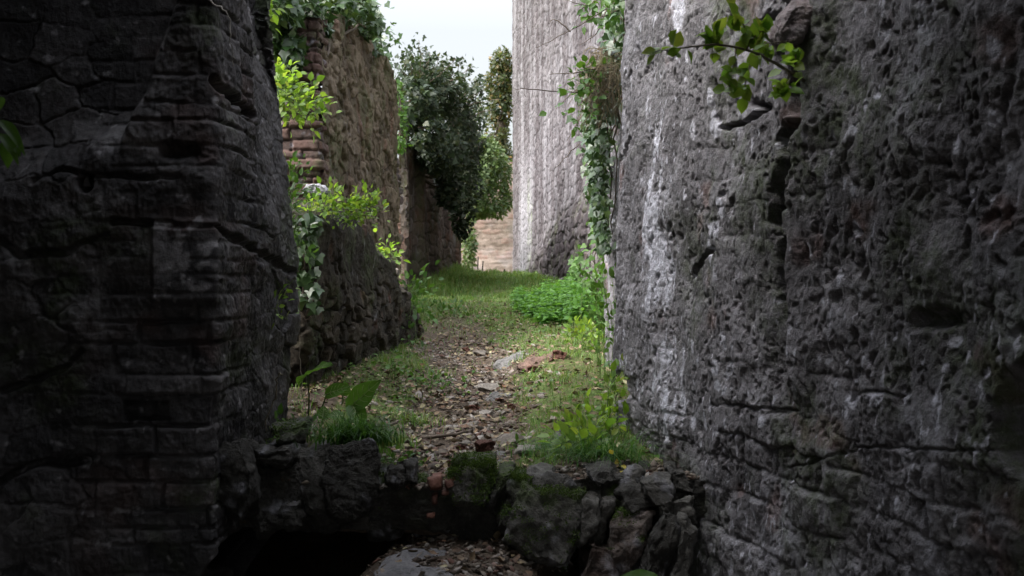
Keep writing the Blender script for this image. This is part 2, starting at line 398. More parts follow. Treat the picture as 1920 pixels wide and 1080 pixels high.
tag(build('ground', np.stack([X, D, Z], -1).reshape(-1, 3), gridf(len(xs), len(ds)), m, masks=gmask), 'rising ground of turf, bare soil and trodden path between the walls', 'ground', kind='structure')
xs2 = np.linspace(-5, 4, 200); ds2 = np.linspace(-4, 8, 220)
X, D = np.meshgrid(xs2, ds2, indexing='ij')
lm = np.stack([np.ones_like(X), .5+0*X, 0*X, 0*X], -1).reshape(-1, 4)
tag(build('lower_ground', np.stack([X, D, lz(X, D)], -1).reshape(-1, 3), gridf(200, 220), m, masks=lm), 'dark lower ground of soil and litter under the arch', 'ground', kind='structure')

# ---------------------------------------------------------------- walls
def smoothpath(pts, r=.05, step=.01):
    pts = np.asarray(pts, float); out = []
    for a, b2 in zip(pts[:-1], pts[1:]):
        k = max(int(np.hypot(*(b2-a))/step), 2); t = np.linspace(0, 1, k, endpoint=False)[:, None]
        out.append(a+(b2-a)*t)
    out.append(pts[-1:]); P = np.concatenate(out)
    w_ = int(r/step)
    if w_ > 0:
        k = np.ones(2*w_+1)/(2*w_+1)
        Q = np.stack([np.convolve(np.pad(P[:, i], w_, 'edge'), k, 'valid') for i in (0, 1)], 1); P = Q
    s = np.concatenate([[0], np.cumsum(np.hypot(*np.diff(P, axis=0).T))])
    return P, s
def wall(name, plan, zs, disp, mat, r=.05, ures=None, parent=None, side=1, top=None, spine=None, cap=10):
    """a wall face swept along its plan; disp(U,V,X,Y) -> outward push, masks, extra z; optional top cap over the spine"""
    P, s = smoothpath(plan, r)
    u = ures(s) if callable(ures) else np.linspace(0, s[-1], ures)
    px = np.interp(u, s, P[:, 0]); py = np.interp(u, s, P[:, 1])
    tx = np.gradient(px, u); ty = np.gradient(py, u); L = np.hypot(tx, ty)+1e-9
    nx, ny = side*ty/L, -side*tx/L
    nv = len(zs)
    U = np.repeat(u[:, None], nv, 1); X = np.repeat(px[:, None], nv, 1); Y = np.repeat(py[:, None], nv, 1)
    if top is not None:
        zt = top(px, py); z0 = zs[0]; V = z0+(zt[:, None]-z0)*((zs-z0)/(zs[-1]-z0))[None, :]
    else: V = np.repeat(np.asarray(zs)[None, :], len(u), 0)
    dd, mk = disp(U, V, X, Y)
    PX = X+nx[:, None]*dd; PY = Y+ny[:, None]*dd
    Vt = np.stack([PX, PY, V], -1)
    if spine is not None:
        a, b2 = np.asarray(spine[0], float), np.asarray(spine[1], float); ab = b2-a
        t = np.clip(((px-a[0])*ab[0]+(py-a[1])*ab[1])/(ab@ab), 0, 1)
        cx, cy = a[0]+t*ab[0], a[1]+t*ab[1]; cz = top(cx, cy)+.06
        rows = []
        for k in range(1, cap+1):
            q = k/cap
            x = PX[:, -1]*(1-q)+cx*q; y = PY[:, -1]*(1-q)+cy*q
            z = V[:, -1]*(1-q)+cz*q+.06*np.sin(q*np.pi)*.5+.05*fbm(x*6, y*6, 4, 5)*np.sin(min(q*2, 1)*np.pi/2)
            rows.append(np.stack([x, y, z], -1))
        Vt = np.concatenate([Vt, np.stack(rows, 1)], 1)
        mk = np.concatenate([mk, np.repeat(mk[:, -1:], cap, 1)], 1)
    nvv = Vt.shape[1]
    return build(name, Vt.reshape(-1, 3), gridf(len(u), nvv, side < 0), mat, parent, masks=mk.reshape(-1, 4))
def pxl(X, Y, V): return 960+F*X/np.maximum(Y, .2), 540-F*V/np.maximum(Y, .2)
def masks(r, g, b2, a): 
    z = np.zeros(np.broadcast(r, g, b2, a).shape)
    return np.stack([z+r, z+g, z+b2, z+a], -1)

# --- right near wall
def right_disp(U, V, X, Y):
    px, py = pxl(X, Y, V)
    wu = U+.05*fbm(U*3, V*3, 4, 3); wv = V+.045*fbm(U*3, V*3, 4, 4)
    e, rid = courses(wu, wv, .16, .3, 11)
    low = ss(-.2, -.45, V+.35*fbm(U*1.2, V*1.2, 3, 8))*.5*ss(-.35, .1, fbm(U*2.1, V*2.6, 3, 18))+.25*ss(-.1, .3, fbm(U*1.3, V*1.3, 3, 9))
    d = .05*fbm(U*1.6, V*1.2, 3, 1)+.02*fbm(U*5, V*4, 4, 2, .5)
    d += -.017*ss(.02, 0, e)*low*(.4+.9*ss(-.3, .3, fbm(U*4, V*4, 3, 19)))+.035*(rid-.5)*low
    f1, f2, _ = worley(U*9+fbm(U*8, V*8, 3, 5)*.7, V*7.5+fbm(U*8, V*8, 3, 6)*.7, 3)
    pit = ss(.32, .08, f1)*ss(-.05, .3, fbm(U*2.2, V*2.2, 4, 12))
    d += -.02*pit
    f1, f2, _ = worley(U*24+fbm(U*20, V*20, 2, 5)*.6, V*19+fbm(U*20, V*20, 2, 6)*.6, 8)
    d += -.012*ss(.35, .1, f1)*ss(-.25, .25, fbm(U*5, V*5, 3, 22))
    d += .0105*fbm(U*20, V*17, 6, 13, .7)
    rg = ridge(U*2.4, V*2.0, 5, 44); d += -.015*ss(.85, .97, rg)
    # the long crack
    cr = [(1505, -80), (1496, 60), (1500, 130), (1506, 225), (1478, 270), (1482, 320), (1465, 400), (1470, 470), (1458, 545), (1475, 640), (1462, 700)]
    wx = px+14*fbm(U*9, V*9, 3, 71); wy = py
    cd = seg_dist(wx, wy, cr); wd = np.interp(py, [0, 150, 300, 450, 600, 720], [16, 22, 24, 17, 11, 3])
    d += -.15*ss(1.1, .55, cd/wd)
    d += .04*ss(90, 10, cd)*np.where(px > 1485, 1, -.3)
    for pts, w_, dp in (([(1425, 205), (1385, 232), (1350, 240)], 6, .05), ([(1400, 195), (1430, 200)], 8, .06), ([(1340, 465), (1300, 500), (1290, 520)], 6, .03),
                        ([(1455, 25), (1420, 45), (1455, 80), (1458, 150)], 7, .06), ([(1180, 260), (1150, 310)], 5, .04),
                        ([(1480, 880), (1620, 838), (1760, 842), (1900, 845)], 3, .01), ([(1620, 735), (1690, 740)], 4, .012), ([(1330, 760), (1400, 765), (1490, 770)], 3, .01)):
        d += -dp*ss(1.2, .4, seg_dist(px+8*fbm(U*12, V*12, 3, 72), py+8*fbm(U*12, V*12, 3, 73), pts)/w_)
    d += -.2*ss(1.2, .5, np.hypot((px-1940)/62, (py-790)/105)+.25*fbm(U*5, V*5, 3, 74))        # dark hole low at the right
    d += -.14*ss(1.1, .7, np.hypot((px-1167)/17, (py-728)/34)+.2*fbm(U*9, V*9, 3, 75))*(Y > 5)   # lost stone
    d += -.05*ss(1.0, .3, np.hypot((px-1745)/60, (py-600)/30)+.5*fbm(U*7, V*7, 3, 76))
    d += -.05*ss(4.6, 6.2, Y)*ss(.5, 1.5, V)-.05*ss(-.6, -1.0, V)*ss(5.4, 6, Y)+.03*ss(-.85, -1.2, V)
    # lichen and lime
    st = np.exp(-((px-(1228+.02*(py-300)))/36)**2)*ss(100, 190, py)*ss(690, 560, py)*(.75+.5*np.exp(-((py-470)/110)**2))
    st = ss(.5, .72, st*.72+.75*fbm(U*15, V*5, 6, 61, .65))
    st2 = np.exp(-((px-1268)/14)**2)*ss(160, -40, py)
    st = np.maximum(st, ss(.4, .55, st2+.4*fbm(U*20, V*5, 4, 62)))
    st3 = np.exp(-((px-1345)/24)**2)*ss(400, 520, py)*ss(760, 680, py)*.42
    st = np.maximum(st, ss(.5, .65, st3+.5*fbm(U*16, V*6, 4, 63)))
    st4 = np.exp(-((px-1248)/45)**2)*ss(600, 660, py)*ss(900, 780, py)*.6
    st = np.maximum(st, ss(.5, .66, st4+.5*fbm(U*18, V*6, 4, 64)))
    for (cx, cy, rx, ry) in ((1333, 185, 5, 18), (1340, 240, 7, 18), (1337, 215, 4, 10), (1358, 388, 7, 20), (1305, 245, 4, 14), (1334, 470, 5, 24), (1345, 430, 11, 16), (1652, 62, 7, 11),
                             (1735, 50, 11, 14), (1865, 90, 10, 20), (1862, 225, 9, 22), (1790, 272, 9, 17), (1604, 430, 7, 14), (1815, 368, 7, 12), (1652, 180, 6, 5), (1355, 640, 6, 16), (1338, 690, 6, 14),
                             (1370, 690, 9, 12), (1358, 705, 5, 8), (1342, 722, 6, 10), (1295, 650, 4, 12), (1437, 790, 8, 9), (1756, 750, 7, 12), (1838, 730, 5, 8), (1850, 700, 8, 10), (1770, 690, 6, 9), (1610, 245, 6, 12),
                             (1275, 760, 5, 20), (1293, 790, 5, 14), (1250, 810, 5, 18), (1640, 748, 14, 14), (1590, 752, 12, 16), (1780, 640, 10, 10)):
        q = np.hypot((px-cx)/rx, (py-cy)/ry)+.45*fbm(U*30, V*30, 3, 66)
        st = np.maximum(st, ss(1.25, .85, q)*.95)
    st = np.maximum(st, .85*ss(.36, .48, fbm(U*22, V*11, 4, 67)+.3*fbm(U*1.2, V*1.2, 2, 68)))
    st = np.maximum(st, .4*ss(.1, .5, fbm(U*2.2, V*1.6, 5, 78, .65)))
    moss = ss(.05, .4, fbm(U*1.6, V*1.3, 4, 69)+.12)*.6*ss(5.8, 4.4, Y)+.2*ss(.2, .5, fbm(U*6, V*5, 3, 70))
    red = ss(.3, .5, fbm(U*2.5, V*3, 3, 81))*.45
    return d, masks(rid*low+.5*(1-low), st, moss, red)
def ures_r(s):
    Ltot = s[-1]
    return np.unique(np.concatenate([np.linspace(0, 5.6, 40), np.linspace(5.6, 9.5, 720), np.linspace(9.5, 12.6, 260), np.linspace(12.6, Ltot, 20)]))
rroot = empty('ruined_wall', (1.2, 5, -1), 'rough grey pitted wall with white lime streaks and a long open crack', 'wall')
wall('wall_face', [(2.57, -3.2), (.55, 6.1), (.72, 6.55), (.74, 9.2), (3.2, 9.6)], np.concatenate([np.linspace(-1.75, -1.1, 60), np.linspace(-1.09, 1.75, 560), np.linspace(1.8, 4.2, 20)]),
     right_disp, M['right'], r=.07, ures=ures_r, parent=rroot, side=-1)

# --- left near wall
def left_disp(U, V, X, Y):
    px, py = pxl(X, Y, V)
    wu = U+.025*fbm(U*3, V*3, 5, 103, .6); wv = V+.012*fbm(U*3, V*3, 5, 104, .6)
    e, rid = courses(wu, wv, .1, .3, 107)                    # brick-like courses at the corner
    corner = ss(.75, .3, np.abs(U-CORN)+.2*fbm(U*2, V*2, 3, 105))
    f1, f2, r2 = worley(wu*4.2+.22*fbm(U*7, V*7, 4, 106, .6), wv*7+.22*fbm(U*7, V*7, 4, 109, .6), 110)
    er = (f2-f1)
    d = .06*fbm(U*1.3, V*1.3, 4, 111)+.024*fbm(U*5, V*5, 5, 112, .6)
    pl = ss(-.3, .1, fbm(U*1.7, V*1.9, 3, 130))     # patches of surviving render
    d += (1-.8*pl)*(corner*(-.03*ss(.013, .003, e)*(.3+1.2*ss(-.2, .3, fbm(U*4, V*4, 3, 131)))+.02*(rid-.5))+(1-corner)*(-.03*ss(.08, .01, er)+.03*(r2-.5)))
    d += .012*fbm(U*22, V*20, 6, 113, .7)
    d += -.02*ss(.9, .98, ridge(U*1.8, V*1.5, 5, 114))
    # recess under the vault springing at upper left
    q = seg_dist(px, py, [(-200, -200), (120, -20), (240, 60)])
    rec = ss(60, -60, py-np.interp(px, [-200, 0, 220, 260, 300, 345, 360], [330, 300, 250, 150, 60, -80, -300])+35*fbm(U*4, V*4, 4, 115))
    d = d*(1-.6*rec)-.2*rec*(Y < 5.2)
    d += -.05*ss(1.2, .3, np.hypot((px-345)/46, (py-285)/20)+.6*fbm(U*9, V*9, 4, 116))
    d += -.16*ss(1.05, .8, np.hypot((px-158)/17, (py-342)/19)+.15*fbm(U*9, V*9, 3, 117))
    d += -.13*ss(1.1, .8, np.maximum(np.abs(px-275)/40, np.abs(py-772)/18)+.2*fbm(U*9, V*9, 3, 118))
    for pts, w_, dp in (([(60, 340), (110, 318), (200, 330), (340, 332)], 6, .03), ([(400, 150), (430, 180), (470, 215)], 9, .08), ([(210, 415), (300, 420), (400, 425), (470, 470), (535, 510)], 7, .05),
                        ([(0, 450), (40, 480), (130, 470), (200, 440)], 7, .05), ([(0, 735), (60, 710), (120, 690), (150, 660)], 7, .05), ([(0, 905), (60, 870), (160, 868)], 8, .05)):
        d += -dp*ss(1.2, .4, seg_dist(px+8*fbm(U*10, V*10, 3, 119), py+8*fbm(U*10, V*10, 3, 120), pts)/w_)
    # smoother rendered block at the corner
    blk = ss(1.1, .9, np.maximum(np.abs(px-345)/58, np.abs(py-490)/78))*(Y < 5.2)
    d = d*(1-.6*blk)+.03*blk
    d += -.14*ss(.5, 1.4, V)*ss(4.8, 5.8, Y)+.05*np.exp(-((V-.1)/.5)**2)*ss(4.8, 5.8, Y)
    # eroded foot above the hollow
    d += -.55*ss(0, 70, py-np.interp(px, [330, 370, 430, 480, 560, 700], [1130, 1080, 1000, 965, 960, 960])+20*fbm(U*5, V*5, 3, 121))*(px > 300)
    lich = ss(.3, .55, fbm(U*15, V*15, 4, 122)+.3*blk)*.8+.6*ss(.25, .45, fbm(U*5, V*5, 4, 125))*ss(160, 40, np.hypot(px-420, (py-60)*.8))
    lich = np.maximum(lich, .55*ss(.1, .4, fbm(U*4, V*4, 5, 126))*ss(1.2, .6, np.hypot((px-190)/200, (py-420)/260)))
    moss = ss(.1, .4, fbm(U*2, V*2, 4, 123))*.5
    red = ss(.05, .3, fbm(U*2, V*3, 3, 124))*.7*corner
    return d, masks(rid*corner+r2*(1-corner), lich, moss, red)
CORN = 7.8+1.6
def ures_l(s):
    return np.unique(np.concatenate([np.linspace(0, 7.7, 40), np.linspace(7.7, 10.95, 700), np.linspace(10.95, s[-1], 30)]))
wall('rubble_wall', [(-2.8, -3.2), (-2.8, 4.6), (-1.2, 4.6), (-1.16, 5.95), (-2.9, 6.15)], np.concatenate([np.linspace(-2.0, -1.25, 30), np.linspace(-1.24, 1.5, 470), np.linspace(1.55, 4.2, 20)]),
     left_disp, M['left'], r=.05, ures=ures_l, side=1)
tag(bpy.data.objects['rubble_wall'], 'near black rubble wall with worn brick courses at its corner, on the left', 'wall')

# --- low ruined wall
def low_top(x, y): return np.interp(y, [6, 6.9, 7.3, 8.4, 8.75, 9.5, 9.75, 10.5, 10.8, 11.5, 11.8, 14], [.38, .43, .48, .54, .32, .25, .03, -.01, -.17, -.2, -.36, -.45])+.045*perlin(y*4, x*4, 3)+.03*perlin(y*11, x*11, 4)
def low_disp(U, V, X, Y):
    wu = U+.06*fbm(U*3, V*3, 4, 203); wv = V+.04*fbm(U*3, V*3, 4, 204)
    f1, f2, r2 = worley(wu*6+.4*fbm(U*7, V*7, 3, 220), wv*8+.4*fbm(U*7, V*7, 3, 221), 210); er = f2-f1
    lowp = ss(.25, -.15, V+.2*fbm(U*1.5, V*1.5, 3, 205))
    d = .07*fbm(U*1.2, V*1.2, 4, 211)+.03*fbm(U*5, V*4, 5, 212, .6)+.012*fbm(U*22, V*12, 4, 213, .65)
    d += lowp*(-.045*ss(.2, 0, er)*(.4+ss(-.2, .3, fbm(U*2, V*2, 3, 222)))+.04*(r2-.5))+(1-lowp)*-.02*ss(.82, .95, ridge(U*3, V*1.5, 4, 214))
    d += -.05*ss(-.3, -.7, V)
    d += -.05*ss(.06, 0, low_top(X, Y)-V)
    lich = ss(.35, .55, fbm(U*9, V*5, 4, 215))*.3
    moss = ss(.0, .4, fbm(U*2, V*2, 4, 216))*.6
    return d, masks(r2*lowp+.5*(1-lowp), lich, moss, ss(.3, .5, fbm(U*3, V*3, 3, 217))*.4)
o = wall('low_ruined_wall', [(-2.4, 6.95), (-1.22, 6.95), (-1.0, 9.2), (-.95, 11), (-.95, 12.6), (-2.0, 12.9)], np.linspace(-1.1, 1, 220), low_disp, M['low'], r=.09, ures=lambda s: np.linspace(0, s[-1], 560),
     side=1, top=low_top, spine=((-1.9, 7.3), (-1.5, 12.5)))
tag(o, 'low broken rubble wall, its top stepping down beside the path', 'wall')

# --- tall wall with brick end
def tall_top(x, y): return np.interp(y, [9.5, 10, 11.5, 14, 15.5, 16.6, 17.3], [2.35, 2.4, 2.75, 3.05, 3.1, 2.95, 2.75])+.06*perlin(y*2, x*2, 13)
troot = empty('tall_ruined_wall', (-2.1, 13, -.9), 'tall brown weathered wall with a red brick end, overgrown at the top', 'wall')
def tall_disp(U, V, X, Y):
    f1, f2, r2 = worley(U*2.2+V*1.2+.5*fbm(U*3, V*4, 3, 305), V*5+.5*fbm(U*3, V*4, 3, 306), 307)
    d = .06*fbm(U*.6, V*.9, 4, 311)+.035*fbm(U*2, V*3, 4, 312, .6)+.02*fbm(U*6, V*9, 5, 313, .65)
    d += -.07*ss(.28, .06, f1)*ss(-.2, .2, fbm(U*1.2, V*2, 3, 314))+.05*(r2-.5)-.03*ss(.12, 0, f2-f1)
    moss = ss(-.05, .35, fbm(U*1.4, V*1.2, 4, 316))*.55
    red = ss(.1, .5, fbm(U*1.8, V*1.5, 3, 317))*.6+.5*ss(.8, .1, V)*ss(-.2, .3, fbm(U*3, V*3, 3, 318))
    return d, masks(r2, ss(.3, .5, fbm(U*8, V*4, 4, 319))*.12, moss, red)
wall('wall_face', [(-1.7, 10.12), (-1.71, 17.25), (-3.0, 17.4)], np.linspace(-.95, 3, 300), tall_disp, M['tall'], r=.04, ures=lambda s: np.linspace(0, s[-1], 560), parent=troot, side=1, top=tall_top, spine=((-2.3, 10.3), (-2.3, 17)))
def brickend_disp(U, V, X, Y):
    e, rid = courses(U+.012*fbm(U*6, V*6, 3, 321), V+.012*fbm(U*6, V*6, 3, 322), .082, .24, 323)
    d = .05*fbm(U*1.5, V*1.5, 4, 324)-.04*ss(.016, 0, e)+.05*(rid-.5)+.012*fbm(U*20, V*20, 4, 325)
    return d, masks(rid, ss(.3, .5, fbm(U*9, V*9, 3, 327))*.3, ss(.2, .5, fbm(U*3, V*3, 3, 328))*.4, ss(.35, .6, rid)*.8)
wall('brick_end', [(-3.2, 10.0), (-1.69, 10.0), (-1.69, 10.35), (-1.9, 10.4)], np.linspace(-.95, 3, 260), brickend_disp, M['brick'], r=.03, ures=lambda s: np.linspace(0, s[-1], 200), parent=troot, side=1, top=tall_top)

# --- further wall with buttresses
def far_top(x, y): return np.interp(y, [18, 19, 24, 34], [2.5, 2.55, 3.0, 3.4])+0*x
froot = empty('buttressed_wall', (-2, 25, -.2), 'dark brown far wall with vertical buttresses and a broken brick end under dark ivy', 'wall')
def far_disp(U, V, X, Y):
    f1, f2, r2 = worley(U*3+.5*fbm(U*3, V*3, 3, 405), V*4, 407)
    d = .06*fbm(U*.7, V*.5, 4, 411)+.04*fbm(U*3, V*1.5, 4, 412, .6)+.03*(r2-.5)-.04*ss(.2, 0, f2-f1)
    d += .16*ss(.3, .5, np.abs(((Y-19)/3.6) % 1-.5))
    return d, masks(r2, .2*ss(.2, .5, fbm(U*6, V*1, 4, 414)), ss(0, .4, fbm(U, V, 4, 415))*.5, .4*ss(0, .4, fbm(U*1.5, V, 3, 416)))
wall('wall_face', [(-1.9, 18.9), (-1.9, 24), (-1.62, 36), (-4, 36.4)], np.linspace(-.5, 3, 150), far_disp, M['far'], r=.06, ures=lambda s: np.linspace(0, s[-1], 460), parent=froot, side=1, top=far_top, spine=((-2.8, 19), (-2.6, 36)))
def fb_disp(U, V, X, Y):
    e, rid = courses(U+.02*fbm(U*5, V*5, 3, 421), V+.02*fbm(U*5, V*5, 3, 422), .13, .3, 423)
    d = .07*fbm(U*1.5, V*1.5, 4, 424)-.07*ss(.03, 0, e)+.1*(rid-.5)
    return d, masks(rid, .1+0*U, ss(.1, .5, fbm(U*2, V*2, 3, 428))*.5, ss(.2, .5, rid)*ss(2.0, 1.2, V+0*U)*.9)
wall('brick_end', [(-3.6, 18.4), (-1.88, 18.45), (-1.86, 18.95), (-2.1, 19)], np.linspace(-.5, 3, 160), fb_disp, M['brick'], r=.04, ures=lambda s: np.linspace(0, s[-1], 160), parent=froot, side=1, top=far_top)

# --- pale high wall
def tower_disp(U, V, X, Y):
    px, py = pxl(X, Y, V)
    f1, f2, r2 = worley(U*2.0+.5*fbm(U*3, V*3, 3, 505), V*4.2+.5*fbm(U*3, V*3, 3, 506), 507)
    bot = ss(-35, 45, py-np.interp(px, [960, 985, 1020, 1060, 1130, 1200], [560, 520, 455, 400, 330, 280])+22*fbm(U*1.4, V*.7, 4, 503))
    d = .05*fbm(U*.5, V*.12, 4, 511)+.012*fbm(U*2.4, V*1.0, 5, 512, .6)
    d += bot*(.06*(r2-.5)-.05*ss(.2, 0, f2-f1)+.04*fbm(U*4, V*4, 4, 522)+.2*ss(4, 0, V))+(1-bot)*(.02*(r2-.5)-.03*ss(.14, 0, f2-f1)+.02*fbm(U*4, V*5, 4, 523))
    lime = ss(-.1, .5, fbm(U*1.0, V*.15, 5, 513, .6)+.5*fbm(U*5, V*3, 4, 521))*.55*(1-bot)+.7*ss(16, 5, np.abs(px-985))*ss(230, 420, py)*(1-bot)
    lime = np.maximum(lime, .35*ss(.2, .4, fbm(U*5, V*3, 4, 517)))
    moss = .9*ss(7, 2, np.abs(px-993-3*fbm(V*2, U, 3, 514)))*ss(300, 400, py)*ss(530, 480, py)*ss(-.3, .1, fbm(V*3, U*3, 3, 515))
    moss = np.maximum(moss, .25*bot*ss(.0, .4, fbm(U, V, 3, 518)))
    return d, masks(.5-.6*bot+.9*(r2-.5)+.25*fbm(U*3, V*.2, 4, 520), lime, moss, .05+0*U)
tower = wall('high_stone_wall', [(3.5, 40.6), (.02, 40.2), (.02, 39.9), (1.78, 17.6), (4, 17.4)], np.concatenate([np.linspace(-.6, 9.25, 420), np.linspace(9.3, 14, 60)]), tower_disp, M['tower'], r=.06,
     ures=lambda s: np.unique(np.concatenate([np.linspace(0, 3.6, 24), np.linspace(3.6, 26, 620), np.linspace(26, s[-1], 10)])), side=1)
tag(tower, 'very high pale wall with vertical grey and white streaks, behind the right wall', 'wall')

# --- overgrown low wall right, before the high wall
def rlow_top(x, y): return np.interp(y, [10, 12, 13.5, 16, 19, 21], [.9, .85, .72, .55, .3, .2])+.05*perlin(y*2, x*2, 23)
def rlow_disp(U, V, X, Y):
    f1, f2, r2 = worley(U*4+.4*fbm(U*3, V*3, 3, 605), V*5, 607)
    d = .08*fbm(U*1, V*1, 4, 611)+.04*fbm(U*4, V*3, 4, 612)-.05*ss(.2, 0, f2-f1)+.05*(r2-.5)
    return d, masks(r2, .3*ss(.2, .5, fbm(U*4, V*4, 3, 613)), .5*ss(0, .4, fbm(U*2, V*2, 3, 614)), .3+0*U)
o = wall('overgrown_stub_wall', [(3, 10.9), (1.12, 11), (1.08, 14), (1.08, 20.5), (3, 21)], np.linspace(-.8, 1, 100), rlow_disp, M['right'], r=.1, ures=lambda s: np.linspace(0, s[-1], 300), side=-1, top=rlow_top, spine=((1.9, 11.5), (1.9, 20)))
tag(o, 'low broken wall half hidden by plants below the pale high wall', 'wall')

# --- pinkish end wall
def pink_disp(U, V, X, Y):
    e, rid = courses(U+.1*fbm(U*2, V*2, 4, 701), V+.1*fbm(U*2, V*2, 4, 702), .17, .36, 703)
    d = .06*fbm(U*.8, V*.8, 4, 704)-.02*ss(.03, 0, e)+.012*(rid-.5)+.02*fbm(U*4, V*4, 4, 708)
    return d, masks(.5+.5*(rid-.5)+.4*fbm(U*1.5, V*1.5, 4, 709), .2*ss(0, .4, fbm(U*1.2, V*1.2, 4, 705)), .2*ss(.2, .5, fbm(U, V, 3, 706)), .8*ss(.6, .9, rid))
o = wall('end_wall', [(-7, 47), (1.2, 47), (1.2, 48), (-7, 48)], np.linspace(-.4, 5.2, 130), pink_disp, M['pink'], r=.05, ures=lambda s: np.linspace(0, s[-1], 240), side=1)
tag(o, 'sunlit pinkish brick wall closing the far end of the passage', 'wall')

# --- unseen vault over the viewpoint, its rim and left haunch shaped for shade
def arch(x): return np.where(x < .2, .8+1.3*np.sqrt(np.clip(1-((x-.2)/3.3)**2, 0, 1)), 1.25+.85*np.sqrt(np.clip(1-((x-.2)/2.7)**2, 0, 1)))-.28*ss(-1.0, -2.2, x)
nx_, nd_ = 90, 60
xv = np.linspace(-3.1, 2.9, nx_); tv = np.linspace(0, 1, nd_)
XX = np.repeat(xv[:, None], nd_, 1); fr = 3.5-.35*(XX+1.2)+.75*ss(-1.0, -1.9, XX)
DD = -3.3+(fr+3.3)*tv[None, :]
inn = np.stack([XX, DD, arch(XX)+.05*fbm(XX*3, DD*3, 4, 801)], -1)
e_, r_ = courses(XX, DD, .2, .4, 803); inn[..., 2] += .03*ss(.03, 0, e_)
outt = np.stack([XX, DD, 3.4+0*XX], -1)
g1 = gridf(nx_, nd_); N = nx_*nd_
side = []
bnd = [i*nd_+nd_-1 for i in range(nx_)]
for a, b2 in zip(bnd[:-1], bnd[1:]): side.append((a, b2, b2+N, a+N))
bnd = [i*nd_ for i in range(nx_)]
for a, b2 in zip(bnd[:-1], bnd[1:]): side.append((a, a+N, b2+N, b2))
vroot = empty('stone_vault', (0, 1, 1.3), 'dark stone vault roofing the shaded foreground', 'vault')
build('vault_shell', np.concatenate([inn.reshape(-1, 3), outt.reshape(-1, 3)]), np.concatenate([g1[:, ::-1], g1+N, np.array(side)]), M['left'], vroot, masks=np.tile([.5, 0, .2, .2], (2*N, 1)))
xb = np.linspace(-3.2, 3.0, 60); zb = np.linspace(-2, 3.2, 50); XB, ZB = np.meshgrid(xb, zb, indexing='ij')
kb = gridf(60, 50, True); kb = kb[~((np.hypot((XB.ravel()-.1)/2.4, (ZB.ravel()+.4)/2.4) < 1)[kb].all(1))]     # unseen wall added behind; its opening sized to let light onto near walls
build('unseen_back_wall', np.stack([XB, -3.1+.06*fbm(XB*2, ZB*2, 4, 805), ZB], -1).reshape(-1, 3), kb, M['left'], vroot, masks=np.tile([.5, 0, .2, .2], (3000, 1)))

# ---------------------------------------------------------------- rocks
import bmesh
def rock_mesh(pts, cuts=3, sm=.35, amp=.02, fr=6, seed=0, soft=1):
    bm = bmesh.new()
    for p in pts: bm.verts.new(tuple(map(float, p)))
    r = bmesh.ops.convex_hull(bm, input=bm.verts)
    bad = [v for v in bm.verts if not v.link_faces]
    if bad: bmesh.ops.delete(bm, geom=bad, context='VERTS')
    bmesh.ops.triangulate(bm, faces=bm.faces)
    for k in range(cuts):
        bmesh.ops.subdivide_edges(bm, edges=bm.edges, cuts=1, use_grid_fill=True)
        if k < soft: bmesh.ops.smooth_vert(bm, verts=bm.verts, factor=sm, use_axis_x=True, use_axis_y=True, use_axis_z=True)
    bm.normal_update()
    o = Vector((seed*3.1, seed*1.7, seed*.9))
    for v in bm.verts:
        q = v.co*fr+o
        v.co += v.normal*amp*(mnoise.fractal(q, .7, 2.1, 6)+.5*mnoise.noise(q*.4)-.6*abs(mnoise.noise(q*.8+o)))
    bmesh.ops.triangulate(bm, faces=bm.faces)
    V = np.array([v.co[:] for v in bm.verts]); bm.verts.index_update()
    Fc = np.array([[v.index for v in f.verts] for f in bm.faces]); bm.free()
    return V, Fc
def rock_px(poly, d, thick, back=.75, tilt=0.0, grow=1.1, **k):
    """a stone whose face has this outline seen from the path, with its own depth"""
    cx = np.mean([p[0] for p in poly]); cy = np.mean([p[1] for p in poly]); pts = []
    for (x, y) in [(cx+(x-cx)*grow, cy+(y-cy)*grow) for x, y in poly]:
        p = at(x, y, d); p[1] += tilt*(cy-y)/F*d; pts.append(p)
        q = at(cx+(x-cx)*.8, cy+(y-cy)*.8, d-.04); q[1] += tilt*(cy-y)/F*d; pts.append(q)
        q = at(cx+(x-cx)*back, cy+(y-cy)*back, d); q[1] += thick+tilt*(cy-y)/F*d; pts.append(q)
    return rock_mesh(pts, **k)
lroot = empty('broken_arch_edge', (-.2, 5.1, -1.0), 'broken edge of an old stone arch crossing the foot of the path', 'masonry')
